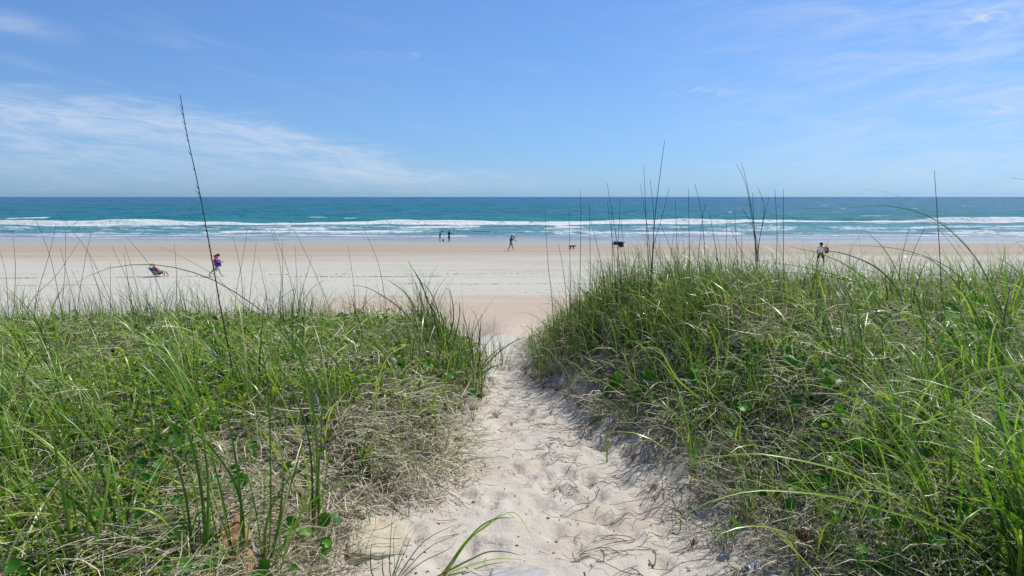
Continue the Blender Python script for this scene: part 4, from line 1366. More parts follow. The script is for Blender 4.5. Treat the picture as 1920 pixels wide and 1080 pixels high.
def build_litter():
    prt = []
    for i in range(620):
        y = 2.0 * (11 / 2.0) ** random.random()
        a_, b_ = edges(y)
        u = random.betavariate(0.55, 0.55)
        x = a_ - 0.12 + (b_ - a_ + 0.24) * u
        L = random.uniform(0.02, 0.16) * (1.5 if random.random() < 0.15 else 1)
        a = random.uniform(0, TAU)
        q = []
        for s in range(4):
            px_, py_ = x + math.cos(a) * L * s / 3, y + math.sin(a) * L * s / 3
            a += random.gauss(0, 0.25)
            q.append((px_, py_))
        arr = np.array(q)
        zz = H(arr[:, 0], arr[:, 1], True) + 0.003
        zz[1:3] += random.uniform(0, 0.012)
        r_ = random.uniform(0.0007, 0.0022)
        prt.append(tube(np.concatenate([arr, zz[:, None]], 1), r_, r_ * 0.5, 5, 4))
    for i in range(170):                                # longer dry runners down the right-hand slope, partly modelled in place of blade shadows
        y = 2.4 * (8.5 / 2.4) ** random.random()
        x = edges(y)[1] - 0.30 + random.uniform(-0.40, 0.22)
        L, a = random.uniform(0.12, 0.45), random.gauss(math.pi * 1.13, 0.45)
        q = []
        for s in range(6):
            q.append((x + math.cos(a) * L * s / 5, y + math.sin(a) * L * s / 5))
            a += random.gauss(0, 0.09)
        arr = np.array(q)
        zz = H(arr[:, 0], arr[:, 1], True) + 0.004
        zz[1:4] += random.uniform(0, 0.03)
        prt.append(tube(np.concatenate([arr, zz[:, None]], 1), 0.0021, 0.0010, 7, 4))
    for i in range(420):                                # crumbs of bark, seed and shell
        y = 2.0 * (10 / 2.0) ** random.random()
        a_, b_ = edges(y)
        x = a_ + (b_ - a_) * random.random()
        z = float(H(np.array([x]), np.array([y]), True)[0])
        L, a, r_ = random.uniform(0.006, 0.022), random.uniform(0, TAU), random.uniform(0.0018, 0.0045)
        prt.append(tube([(x, y, z + 0.001), (x + L * 0.5 * math.cos(a), y + L * 0.5 * math.sin(a), z + 0.005), (x + L * math.cos(a), y + L * math.sin(a), z + 0.002)], r_, r_ * 0.6, 3, 5))
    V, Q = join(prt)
    tag(obj('twigs', mesh_np('twigs', V, Q, None, M_twig)), 'thin dark twigs and grass bits on the sandy path, with runners standing for blade shadows', 'twigs', kind='stuff')
    # dark crumbs of seaweed and shell on the beach: two wrack lines and scattered bits
    pts = []
    for y0, n, sd in ((52.5, 2600, 0.5), (47.5, 2200, 0.4), (56, 900, 0.6), (41.8, 300, 0.5)):
        xs = rng.uniform(-45, 45, n)
        ys = y0 + (fbm(xs * 0.05, xs * 0 + y0, 5, 3) - 0.5) * 5 + rng.normal(0, sd * 0.4, n)
        k_ = fbm(xs * 0.10, xs * 0 + y0, 6, 3) > 0.46
        pts.append(np.stack([xs[k_], ys[k_]], 1))
    n = 900
    pts.append(np.stack([rng.uniform(-25, 25, n), rng.uniform(13.5, 60, n)], 1))
    p = np.concatenate(pts)
    N = len(p)
    z = H(p[:, 0], p[:, 1], True)
    s = rng.uniform(0.012, 0.042, N) * np.clip(p[:, 1] / 45, 0.35, 1.2)
    ang = rng.normal(0, 0.5, N)
    st = rng.uniform(1, 3.5, N)
    o8 = np.array([(-1, 0, 0), (0, -1, 0), (1, 0, 0), (0, 1, 0), (0.1, 0.1, 1)], float)
    ca, sa = np.cos(ang)[:, None], np.sin(ang)[:, None]
    ox, oy = o8[None, :, 0] * st[:, None], o8[None, :, 1]
    V = np.stack([p[:, 0:1] + (ox * ca - oy * sa) * s[:, None], p[:, 1:2] + (ox * sa + oy * ca) * s[:, None], z[:, None] - 0.003 + o8[None, :, 2] * s[:, None] * 0.6], 2).reshape(-1, 3)
    b = np.arange(N)[:, None] * 5
    T = np.concatenate([np.concatenate([b + 0, b + 1, b + 4], 1), np.concatenate([b + 1, b + 2, b + 4], 1), np.concatenate([b + 2, b + 3, b + 4], 1), np.concatenate([b + 3, b, b + 4], 1)])
    tag(obj('seaweed_debris', mesh_np('seaweed_debris', V, None, None, M_twig, tris=T, smooth=False)), 'dark crumbs of seaweed and shell in lines along the beach', 'debris', kind='stuff')


build_litter()


# ------------------------------------------------------------------ log, post, stones
def rough_mat(name, c0, c1, scale, stretch=(1, 1, 1), rough=0.85, bs=0.6, bd=0.01):
    m, k = new_mat(name)
    p = k.n('ShaderNodeTexCoord').outputs['Object']
    mp = k.n('ShaderNodeMapping')
    mp.inputs['Scale'].default_value = stretch
    k.l(p, mp.inputs[0])
    n = k.noise(mp.outputs[0], scale, 6, 0.65)
    n2 = k.noise(p, scale * 4, 4, 0.6)
    c = k.mix(k.maprange(n, 0.3, 0.7), c0, c1)
    c = k.mix(k.maprange(n2, 0.55, 0.75, 0, 0.5), c, tuple(v * 0.45 for v in c0))
    finish(k, principled(k, c, rough, 0.2, bump(k, k.m('ADD', n, k.m('MULTIPLY', n2, 0.4)), bs, bd)))
    return m


M_bark = rough_mat('weathered_wood', (0.17, 0.15, 0.125), (0.42, 0.40, 0.37), 26, (1, 1, 0.12))
M_cut = rough_mat('broken_wood', (0.26, 0.13, 0.055), (0.46, 0.29, 0.16), 34, (1, 1, 0.2))
M_post = rough_mat('white_weathered_wood', (0.24, 0.235, 0.22), (0.56, 0.555, 0.54), 30, (1, 1, 0.15))
M_stone = rough_mat('tan_stone', (0.36, 0.31, 0.215), (0.48, 0.425, 0.32), 18, bs=0.35, bd=0.004)
M_conc = rough_mat('concrete', (0.30, 0.30, 0.29), (0.42, 0.42, 0.41), 22, bs=0.4, bd=0.004)


def rough_prism(rad, h, n, seed, top_tilt=(0, 0), taper=0.9, rings=8):
    rr = random.Random(seed)
    ph = [rr.uniform(0, TAU) for _ in range(4)]
    bm = bmesh.new()
    R_ = []
    for j in range(rings + 1):
        q = j / rings
        row = []
        for i in range(n):
            a = TAU * i / n
            r = rad * (1 + (taper - 1) * q) * (1 + 0.10 * math.sin(3 * a + ph[0]) + 0.06 * math.sin(7 * a + ph[1]) + 0.04 * math.sin(13 * a + ph[2] + q))
            z = q * h + q * (math.cos(a) * top_tilt[0] + math.sin(a) * top_tilt[1]) + (0.014 * math.sin(9 * a + ph[3]) if j == rings else 0)
            row.append(bm.verts.new((r * math.cos(a), r * math.sin(a), z)))
        R_.append(row)
    for j in range(rings):
        for i in range(n):
            bm.faces.new((R_[j][i], R_[j][(i + 1) % n], R_[j + 1][(i + 1) % n], R_[j + 1][i]))
    return bm, R_


def bm_obj(name, bm, mat, parent=None, loc=None, smooth=True):
    me = bpy.data.meshes.new(name)
    bmesh.ops.recalc_face_normals(bm, faces=bm.faces[:])
    bm.to_mesh(me)
    bm.free()
    if smooth:
        for p in me.polygons:
            p.use_smooth = True
    me.materials.append(mat)
    return obj(name, me, parent, loc)


# broken log leaning in the grass: grey outside, orange brown where it is split
g = ground(452, 1078)
root = tag(empty('broken_log', tuple(g), 0.25), 'short broken log leaning in the grass, grey outside and orange brown where split', 'log')
root.rotation_euler = (R(-16), R(-14), 0.25)
bm, rows = rough_prism(0.080, 0.24, 26, 4, (-0.03, 0.075), 0.82)
bm_obj('bark', bm, M_bark, root, (0, 0, -0.06))
bm = bmesh.new()
N_ = 22
ring0 = [bm.verts.new((0.070 * math.cos(TAU * i / N_) * (1 + 0.06 * math.sin(5 * i)) + 0.012, 0.074 * math.sin(TAU * i / N_) - 0.026, -0.05)) for i in range(N_)]
ring1 = [bm.verts.new((0.062 * math.cos(TAU * i / N_) * (1 + 0.09 * math.sin(4 * i)) + 0.012, 0.066 * math.sin(TAU * i / N_) - 0.026, 0.16 + 0.07 * math.sin(TAU * i / N_) + 0.018 * math.sin(5 * i))) for i in range(N_)]
ring2 = [bm.verts.new((0.030 * math.cos(TAU * i / N_) + 0.012, 0.030 * math.sin(TAU * i / N_) - 0.02, 0.172 + 0.03 * math.sin(TAU * i / N_) + 0.008 * math.sin(7 * i))) for i in range(N_)]
cc = bm.verts.new((0.012, -0.02, 0.16))
for i in range(N_):
    j = (i + 1) % N_
    bm.faces.new((ring0[i], ring0[j], ring1[j], ring1[i]))
    bm.faces.new((ring1[i], ring1[j], ring2[j], ring2[i]))
    bm.faces.new((ring2[i], ring2[j], cc))
bm_obj('split_face', bm, M_cut, root)

# short white post
g = ground(603, 792)
root_z = g[2]
h = 62 / F_PX * g[1]
bm, rows = rough_prism(0.012, h + 0.02, 12, 9, (0.004, 0.006), 0.95)
bm.faces.new(rows[-1])
bmesh.ops.scale(bm, vec=(1.15, 0.8, 1), verts=bm.verts[:])
o = bm_obj('white_post', bm, M_post, None, (g[0], g[1], g[2] - 0.05))
o.rotation_euler = (0, R(-9), 0.3)
tag(o, 'short weathered white post leaning left in the left dune grass', 'post')


def slab(name, pix, z_up, thick, mat, label, cat, seed, sub=3):
    rr = random.Random(seed)
    P = []
    for i in range(len(pix)):
        a, b = pix[i], pix[(i + 1) % len(pix)]
        for s in range(sub):
            t = s / sub
            g_ = ground(a[0] + (b[0] - a[0]) * t, a[1] + (b[1] - a[1]) * t)
            P.append((g_[0] + rr.gauss(0, 0.004), g_[1] + rr.gauss(0, 0.004)))
    c = (sum(p[0] for p in P) / len(P), sum(p[1] for p in P) / len(P))
    bm = bmesh.new()
    z0 = hz(*c)
    zs = [float(v) - z0 for v in H(np.array([p[0] for p in P]), np.array([p[1] for p in P]))]
    A = np.array([[p[0] - c[0], p[1] - c[1], 1.0] for p in P])
    co_ = np.linalg.lstsq(A, np.array(zs), rcond=None)[0]
    zs = list(A @ co_)
    z0 += float(co_[2])
    zs = [z - float(co_[2]) for z in zs]
    top = [bm.verts.new((p[0] - c[0], p[1] - c[1], z + z_up - 0.010)) for p, z in zip(P, zs)]
    inn = [bm.verts.new(((p[0] - c[0]) * 0.93, (p[1] - c[1]) * 0.93, z * 0.93 + z_up)) for p, z in zip(P, zs)]
    bot = [bm.verts.new((p[0] - c[0], p[1] - c[1], z + z_up - thick)) for p, z in zip(P, zs)]
    mid = bm.verts.new((0, 0, z_up))
    n = len(P)
    for i in range(n):
        j = (i + 1) % n
        bm.faces.new((inn[i], inn[j], mid))
        bm.faces.new((top[i], top[j], inn[j], inn[i]))
        bm.faces.new((bot[i], bot[j], top[j], top[i]))
    o = bm_obj(name, bm, mat, None, (c[0], c[1], z0), False)
    tag(o, label, cat)


slab('flat_stone', [(655, 1048), (650, 1015), (672, 985), (712, 975), (750, 985), (768, 1015), (760, 1042), (710, 1052)], 0.032, 0.12, M_stone, 'flat tan stone half buried in sand at the edge of the dead grass', 'stone', 3)
slab('concrete_slab', [(915, 1100), (920, 1071), (960, 1068), (1010, 1069), (1030, 1074), (1032, 1100)], 0.018, 0.10, M_conc, 'grey concrete edge showing through the sand at the bottom of the path', 'slab', 5)
# scrap of striped litter
g = ground(1413, 1065)
bm = bmesh.new()
vs = [[bm.verts.new((x_, y_, 0.014 + 0.012 * math.sin(x_ * 90) + 0.008 * math.cos(y_ * 110))) for x_ in np.linspace(-0.03, 0.03, 7)] for y_ in np.linspace(-0.025, 0.025, 6)]
for j in range(5):
    for i in range(6):
        bm.faces.new((vs[j][i], vs[j][i + 1], vs[j + 1][i + 1], vs[j + 1][i]))
m_, k = new_mat('striped_paper')
x_, y_, z_ = k.xyz(k.n('ShaderNodeTexCoord').outputs['Object'])
st = k.m('GREATER_THAN', k.m('SINE', k.m('MULTIPLY', x_, 420.0)), 0.1)
finish(k, principled(k, k.mix(st, (0.75, 0.77, 0.78), (0.12, 0.30, 0.50)), 0.6, 0.3))
tag(bm_obj('paper_scrap', bm, m_, None, (g[0], g[1], g[2])), 'crumpled blue and white striped scrap in dead grass at the bottom right', 'litter')

#PEOPLE#
# ------------------------------------------------------------------ people, dog and their things on the beach
M_skin_l = simple_mat('skin_light', (0.50, 0.30, 0.21), 0.55, 0.35, 0.08, 12)
M_skin_d = simple_mat('skin_tanned', (0.20, 0.105, 0.065), 0.55, 0.35, 0.08, 12)
M_hair = simple_mat('dark_hair', (0.018, 0.013, 0.010), 0.5, 0.4, 0.3, 60)
M_blond = simple_mat('fair_hair', (0.42, 0.29, 0.14), 0.5, 0.4, 0.3, 60)
M_eye = simple_mat('eye_dark', (0.02, 0.02, 0.02), 0.2, 0.5, 0.0)
M_lip = simple_mat('lip', (0.32, 0.12, 0.10), 0.5, 0.3, 0.05)
CLOTH = lambda n, c: simple_mat(n, c, 0.85, 0.15, 0.18, 9)
M_magenta, M_navy, M_black, M_teal = CLOTH('magenta_cloth', (0.42, 0.025, 0.09)), CLOTH('navy_cloth', (0.012, 0.016, 0.035)), CLOTH('black_cloth', (0.014, 0.014, 0.017)), CLOTH('teal_cloth', (0.02, 0.24, 0.28))
M_white, M_lav, M_dgreen = CLOTH('white_cloth', (0.80, 0.80, 0.84)), CLOTH('lavender_cloth', (0.24, 0.22, 0.36)), CLOTH('dark_green_cloth', (0.012, 0.028, 0.022))
M_lime, M_purple, M_blue = CLOTH('lime_cloth', (0.32, 0.55, 0.08)), CLOTH('purple_cloth', (0.13, 0.03, 0.30)), CLOTH('blue_cloth', (0.015, 0.06, 0.30))
M_grey, M_straw, M_maroon = CLOTH('grey_cloth', (0.36, 0.36, 0.38)), CLOTH('straw', (0.55, 0.42, 0.22)), CLOTH('maroon_cloth', (0.10, 0.018, 0.022))
M_yellow = CLOTH('mustard_cloth', (0.38, 0.27, 0.04))
M_metal = simple_mat('dull_metal', (0.30, 0.31, 0.32), 0.35, 0.6, 0.1)
M_rubber = simple_mat('black_rubber', (0.02, 0.02, 0.02), 0.7, 0.3, 0.1)
M_fur = simple_mat('dark_brown_fur', (0.028, 0.018, 0.011), 0.75, 0.3, 0.5, 22)


def skin(name, nodes, links, mat, parent, root=0, sub=1):
    """one continuous surface grown over a skeleton of joints with a radius each"""
    me = bpy.data.meshes.new(name)
    me.from_pydata([tuple(p) for p, r in nodes], links, [])
    o = bpy.data.objects.new(name, me)
    C.objects.link(o)
    md = o.modifiers.new('skin', 'SKIN')
    md.use_smooth_shade = True
    sd = me.skin_vertices[0].data
    for i, (p, r) in enumerate(nodes):
        rr_ = r if isinstance(r, tuple) else (r, r)
        sd[i].radius = rr_
        sd[i].use_root = (i == root)
    if sub:
        s_ = o.modifiers.new('sub', 'SUBSURF')
        s_.levels = s_.render_levels = sub
    dg = bpy.context.evaluated_depsgraph_get()
    m2 = bpy.data.meshes.new_from_object(o.evaluated_get(dg))
    o.modifiers.clear()
    o.data = m2
    m2.name = name
    m2.materials.clear()
    m2.materials.append(mat)
    for p in m2.polygons:
        p.use_smooth = True
    if parent:
        o.parent = parent
    return o


def ball(name, mat, parent, c, rad, cut=None, seg=14):
    bm = bmesh.new()
    bmesh.ops.create_uvsphere(bm, u_segments=seg, v_segments=10, radius=1)
    if cut is not None:
        bmesh.ops.bisect_plane(bm, geom=bm.verts[:] + bm.edges[:] + bm.faces[:], plane_co=(0, 0, cut[0]), plane_no=cut[1], clear_inner=True)
    bmesh.ops.scale(bm, vec=rad, verts=bm.verts[:])
    return bm_obj(name, bm, mat, parent, tuple(c))


def V3(*a):
    return Vector(a)


def person(px, py, h_px, face, label, skin_m, hair_m, pose, cloth, hair='short', hat=None, seat=None):
    """figure looking along +x before turning by face; lengths for a 1.72 m body, scaled to the photograph"""
    g = ground(px, py)
    depth = g[1] * CP - (g[2] - ZC) * SP
    k_ = (h_px / F_PX * depth) / 1.72
    root = tag(empty('person', tuple(g), face), label, 'person')
    root.scale = (k_ * 1.18, k_ * 1.18, k_)
    lean = pose.get('lean', 0.0)
    up = V3(math.sin(lean), 0, math.cos(lean))
    pel = V3(0, 0, 0.93)
    spine, chest = pel + up * 0.20, pel + up * 0.40
    neck = pel + up * 0.52
    hp = lean + pose.get('head', 0.1)
    hu = V3(math.sin(hp), 0, math.cos(hp))
    hf = V3(math.cos(hp), 0, -math.sin(hp))
    h0, h1 = neck + hu * 0.13 + hf * 0.015, neck + hu * 0.20 + hf * 0.01
    nodes, links, ix = [], [], {}

    def add(nm, p, r, par=None):
        ix[nm] = len(nodes)
        nodes.append((p, r))
        if par:
            links.append((ix[par], ix[nm]))

    add('pel', pel, (0.125, 0.155))
    add('spine', spine, (0.105, 0.14), 'pel')
    add('chest', chest, (0.115, 0.165), 'spine')
    add('neck', neck, 0.055, 'chest')
    add('h0', h0, (0.090, 0.080), 'neck')
    add('h1', h1, (0.092, 0.078), 'h0')
    add('nose', h0 + hf * 0.105 + hu * 0.005, 0.016, 'h0')
    J = {}
    for s, nm in ((1, 'l'), (-1, 'r')):
        ta, kb, ab = pose['leg_' + nm]
        hip = pel + V3(0, 0.088 * s, -0.05)
        kn = hip + V3(math.sin(ta), 0.3 * ab * s, -math.cos(ta)) * 0.43
        an = kn + V3(math.sin(ta - kb), 0.1 * ab * s, -math.cos(ta - kb)) * 0.41
        fa = pose.get('foot_' + nm, 0.0)
        add('hip' + nm, hip, (0.088, 0.092), 'pel')
        add('mid' + nm, hip.lerp(kn, 0.5), 0.072, 'hip' + nm)
        add('kn' + nm, kn, 0.052, 'mid' + nm)
        add('calf' + nm, kn.lerp(an, 0.35), 0.054, 'kn' + nm)
        add('an' + nm, an, 0.036, 'calf' + nm)
        add('heel' + nm, an + V3(0.02 * math.cos(fa), 0, -0.045), 0.038, 'an' + nm)
        add('toe' + nm, an + V3(0.17 * math.cos(fa), 0.02 * s, -0.055 + 0.17 * math.sin(fa)), (0.024, 0.042), 'heel' + nm)
        sa, eb, out = pose['arm_' + nm]
        sh = pel + up * 0.455 + V3(0, 0.175 * s, 0)
        d1 = V3(math.sin(sa), math.sin(out) * s, -math.cos(sa) * math.cos(out)).normalized()
        el = sh + d1 * 0.29
        d2 = V3(math.sin(sa + eb), math.sin(out * 0.4) * s - 0.25 * math.sin(eb) * s, -math.cos(sa + eb)).normalized()
        wr = el + d2 * 0.25
        add('sh' + nm, sh, 0.066, 'chest')
        add('el' + nm, el, 0.041, 'sh' + nm)
        add('fore' + nm, el.lerp(wr, 0.35), 0.040, 'el' + nm)
        add('wr' + nm, wr, 0.026, 'fore' + nm)
        pa = wr + d2 * 0.075
        add('palm' + nm, pa, (0.022, 0.038), 'wr' + nm)
        ac = d2.cross(V3(0, 1, 0)).normalized()
        for fi in range(4):
            ln = (0.075, 0.085, 0.08, 0.062)[fi]
            o_ = ac * ((fi - 1.5) * 0.021)
            f1 = pa + o_ + d2 * (0.35 * ln + 0.02)
            add('f%d%s' % (fi, nm), f1, 0.009, 'palm' + nm)
            add('g%d%s' % (fi, nm), f1 + d2 * ln * 0.55 + V3(0, -0.02 * s, 0), 0.0075, 'f%d%s' % (fi, nm))
        th = wr + d2 * 0.03 + ac * 0.035
        add('th' + nm, th, 0.010, 'wr' + nm)
        add('tt' + nm, th + d2 * 0.05 + ac * 0.012, 0.008, 'th' + nm)
        J[nm] = dict(hip=hip, kn=kn, an=an, sh=sh, el=el, wr=wr, palm=pa)
    if seat is None:
        low = min(min(J[n_]['an'].z - 0.085 for n_ in 'lr'), min(nodes[ix['toe' + n_]][0].z - 0.024 for n_ in 'lr'))
    else:
        low = pel.z - seat
    off = V3(0, 0, -low)
    nodes = [(p + off, r) for p, r in nodes]
    skin('body', nodes, links, skin_m, root)
    P = lambda nm: nodes[ix[nm]][0]
    # face
    for s in (1, -1):
        ball('eye', M_eye, root, P('h0') + hf * 0.083 + hu * 0.03 + V3(0, 0.032 * s, 0), (0.012, 0.014, 0.009), seg=8)
        ball('ear', skin_m, root, P('h0') + hu * 0.01 + V3(0, 0.088 * s, 0), (0.022, 0.012, 0.032), seg=8)
    ball('mouth', M_lip, root, P('h0') + hf * 0.082 - hu * 0.045, (0.012, 0.026, 0.008), seg=8)
    # hair
    ho = ball('hair', hair_m, root, P('h1') - hf * 0.014 + hu * 0.005, (0.112, 0.101, 0.112), (-0.25, (0.45, 0, 1)))
    ho.rotation_euler = (0, hp, 0)
    if hair == 'long':
        skin('hair_fall', [(P('h1') - hf * 0.06, (0.055, 0.075)), (P('h0') - hf * 0.09 - hu * 0.06, (0.05, 0.085)), (P('neck') - hf * 0.10 - hu * 0.08, (0.03, 0.08))], [(0, 1), (1, 2)], hair_m, root)
    if hat:
        hb = ball('hat', hat[0], root, P('h1') + hu * 0.015, (0.122, 0.112, 0.118), (0.05, (0, 0, 1)))
        hb.rotation_euler = (0, hp, 0)
        bm = bmesh.new()
        a_ = [bm.verts.new((0.12 * math.cos(TAU * i / 20), 0.11 * math.sin(TAU * i / 20), 0)) for i in range(20)]
        wide = hat[1]
        b_ = [bm.verts.new(((0.12 + wide * (1 if hat[2] else max(0.08, math.cos(TAU * i / 20)))) * math.cos(TAU * i / 20), (0.11 + wide * (1 if hat[2] else max(0.05, math.cos(TAU * i / 20)))) * math.sin(TAU * i / 20), -0.02)) for i in range(20)]
        c_ = [bm.verts.new((v.co.x, v.co.y, v.co.z - 0.008)) for v in b_]
        for i in range(20):
            j = (i + 1) % 20
            bm.faces.new((a_[i], a_[j], b_[j], b_[i]))
            bm.faces.new((b_[i], b_[j], c_[j], c_[i]))
        br = bm_obj('hat_brim', bm, hat[0], root, tuple(P('h1') + hu * 0.02))
        br.rotation_euler = (0, hp, 0)
    # clothes
    top = cloth['top']
    q = 1.12
    nd = [(P('spine').lerp(P('pel'), 0.75), (0.138 * q, 0.158 * q)), (P('spine'), (0.12 * q, 0.15 * q)), (P('chest'), (0.122 * q, 0.172 * q)), (P('neck') - (P('neck') - P('chest')) * 0.25, 0.075 * q)]
    lk = [(0, 1), (1, 2), (2, 3)]
    slv = cloth.get('sleeve', 0.55)
    for n_ in 'lr':
        i0 = len(nd)
        nd += [(P('sh' + n_), 0.075 * q), (P('sh' + n_).lerp(P('el' + n_), min(slv, 1.0)), 0.058 * q)]
        lk += [(2, i0), (i0, i0 + 1)]
        if slv > 1:
            nd.append((P('el' + n_).lerp(P('wr' + n_), slv - 1), 0.043 * q))
            lk.append((i0 + 1, i0 + 2))
    skin('shirt', nd, lk, top, root, 2)
    if cloth.get('bottom'):
        ln = cloth.get('length', 0.8)
        nd, lk = [(P('pel') + up * 0.06, (0.135 * q, 0.16 * q)), (P('pel') - V3(0, 0, 0.04), (0.13 * q, 0.165 * q))], [(0, 1)]
        for n_ in 'lr':
            i0 = len(nd)
            kn, hip, an = P('kn' + n_), P('hip' + n_), P('an' + n_)
            nd += [(hip, 0.098 * q), (hip.lerp(kn, min(ln, 1) * 0.55), 0.092 * q), (hip.lerp(kn, min(ln, 1)), (0.085 if ln < 1 else 0.07) * q)]
            lk += [(1, i0), (i0, i0 + 1), (i0 + 1, i0 + 2)]
            if ln > 1:
                nd.append((kn.lerp(an, ln - 1), 0.066 * q))
                lk.append((i0 + 2, i0 + 3))
        skin('skirt' if cloth.get('skirt') else 'shorts', nd, lk, cloth['bottom'], root, 1)
    if cloth.get('yoke'):
        ball('shoulder_panel', cloth['yoke'], root, P('chest') + up * 0.03, (0.165, 0.20, 0.085))
    if cloth.get('band'):
        ball('shirt_band', cloth['band'], root, P('chest') - up * 0.07, (0.160, 0.198, 0.035))
    M = Matrix.Translation(Vector(g)) @ Matrix.Rotation(face, 4, 'Z') @ Matrix.Diagonal((k_ * 1.18, k_ * 1.18, k_, 1))
    W_ = {nm: M @ P(nm) for nm in ix}
    W_['k'], W_['M'] = k_, M
    if seat is not None:
        root.location = M @ V3(0.15, 0, 0)
    return W_


WALK = dict(leg_l=(0.42, 0.10, 0), leg_r=(-0.30, 0.42, 0), foot_r=-0.7, arm_l=(0.25, 0.3, 0.1), arm_r=(-0.3, 0.35, 0.1), head=0.12, lean=0.05)
STAND = dict(leg_l=(0.05, 0.06, 0.2), leg_r=(-0.04, 0.05, 0.2), arm_l=(0.1, 0.3, 0.15), arm_r=(0.1, 0.3, 0.15), head=0.15, lean=0.02)

w1 = person(405, 519, 43, 0.15, 'person with dark hair in a magenta top walking with a purple bag and striped towel', M_skin_l, M_hair,
            {**WALK, 'arm_r': (0.45, 1.0, 0.25), 'arm_l': (0.1, 1.4, 0.2), 'head': 0.6, 'lean': 0.12}, dict(top=M_magenta, bottom=M_white, length=0.55, sleeve=0.5), 'long')
w2 = person(825, 453, 20.5, 0.1, 'person in a teal top looking down at the edge of the water', M_skin_l, M_hair,
            {**STAND, 'head': 0.7, 'lean': 0.22, 'arm_l': (0.5, 0.4, 0.1), 'arm_r': (0.4, 0.5, 0.1)}, dict(top=M_teal, bottom=M_maroon, length=0.7, sleeve=0.9), 'short', (M_black, 0.05, False))
w3 = person(842, 453, 20.5, 0.5, 'person in black clothes holding a fishing rod at the edge of the water', M_skin_d, M_hair,
            {**STAND, 'arm_r': (0.9, 0.9, 0.35), 'arm_l': (0.5, 1.2, 0.3), 'leg_l': (0.05, 0.05, 0.7), 'leg_r': (-0.05, 0.05, 0.7)}, dict(top=M_black, bottom=M_navy, length=1.15, sleeve=0.95))
w4 = person(958, 470, 28, 0.0, 'person in a white and lime top and lavender shorts walking right along the beach', M_skin_d, M_hair,
            {**WALK, 'leg_l': (0.30, 0.08, 0), 'leg_r': (-0.18, 0.30, 0), 'arm_r': (0.9, 1.9, 0.25), 'arm_l': (0.75, 0.25, 0.1), 'lean': 0.08}, dict(top=M_navy, bottom=M_lav, length=0.95, sleeve=0.4, yoke=M_white, band=M_lime))
w5 = person(1538, 498, 41, 1.15, 'person in a white shirt and dark shorts seen from behind, holding a round bag', M_skin_d, M_hair,
            {**STAND, 'arm_r': (0.6, 1.2, 0.35), 'arm_l': (0.15, 0.5, 0.2), 'leg_l': (0.05, 0.05, 0.8), 'leg_r': (-0.05, 0.05, 0.8)}, dict(top=M_white, bottom=M_dgreen, length=0.95, sleeve=0.75), 'short', (M_navy, 0.06, False))


def box_bm(sx, sy, sz, bev=0.02, seg=2):
    bm = bmesh.new()
    bmesh.ops.create_cube(bm, size=1)
    bmesh.ops.scale(bm, vec=(sx, sy, sz), verts=bm.verts[:])
    bmesh.ops.bevel(bm, geom=bm.edges[:], offset=bev, segments=seg, affect='EDGES', profile=0.6)
    return bm


def tubes_obj(name, lst, mat, parent=None, loc=None, r=0.012):
    V, Q = join([tube(p, r, r, max(3, 4 * (len(p) - 1)), 7) for p in lst])
    return obj(name, mesh_np(name, V, Q, None, mat), parent, loc)


# purple bag carried on the hip
k1 = w1['k']
c = w1['pel'] + Vector((0.26, -0.16, 0.08)) * k1
bag = tag(empty('beach_bag', tuple(c), 0.6), 'purple beach bag carried by the walking person in the magenta top', 'bag')
bm = box_bm(0.40, 0.20, 0.50, 0.09, 3)
for v in bm.verts:
    if v.co.z < 0:
        v.co.x *= 1.08
bm_obj('bag_body', bm, M_purple, bag)
bm = box_bm(0.26, 0.05, 0.20, 0.02)
bm_obj('front_pocket', bm, M_blue, bag, (0, -0.105, -0.06))
tubes_obj('strap', [[(-0.15, -0.04, 0.24), (-0.20, 0.02, 0.42), (-0.26, 0.08, 0.58), (-0.20, 0.10, 0.42), (-0.12, 0.06, 0.25)]], M_magenta, bag, r=0.016)


def cloth_strip(name, w, h, mat, nx=10, nz=12, thick=0.012, amp=0.035):
    bm = bmesh.new()
    grid = []
    for side_ in (0, 1):
        gr_ = []
        for j in range(nz + 1):
            row = []
            for i in range(nx + 1):
                u, v = i / nx - 0.5, j / nz
                y = amp * math.sin(u * 11 + v * 1.5) * v + side_ * thick
                row.append(bm.verts.new((u * w * (1 - 0.25 * v), y, -v * h + 0.03 * math.cos(u * 9))))
            gr_.append(row)
        grid.append(gr_)
    for s_ in (0, 1):
        for j in range(nz):
            for i in range(nx):
                bm.faces.new((grid[s_][j][i], grid[s_][j][i + 1], grid[s_][j + 1][i + 1], grid[s_][j + 1][i]))
    for j in range(nz):
        for i in (0, nx):
            bm.faces.new((grid[0][j][i], grid[0][j + 1][i], grid[1][j + 1][i], grid[1][j][i]))
    for i in range(nx):
        for j in (0, nz):
            bm.faces.new((grid[0][j][i], grid[0][j][i + 1], grid[1][j][i + 1], grid[1][j][i]))
    return bm


M_stripe, k = new_mat('striped_towel')
x_, y_, z_ = k.xyz(k.n('ShaderNodeTexCoord').outputs['Object'])
st = k.m('GREATER_THAN', k.m('SINE', k.m('ADD', k.m('MULTIPLY', z_, 42.0), k.m('MULTIPLY', x_, 8.0))), 0.15)
finish(k, principled(k, k.mix(st, (0.70, 0.72, 0.74), (0.05, 0.13, 0.36)), 0.9, 0.1))
o = bm_obj('towel', cloth_strip('towel', 0.38, 0.72, M_stripe), M_stripe, None, tuple(w1['wrl'] + Vector((-0.22, -0.30, 0.06)) * k1))
o.rotation_euler = (0, 0.25, 0.1)
tag(o, 'blue and white striped towel hanging from the walking person in the magenta top', 'towel')

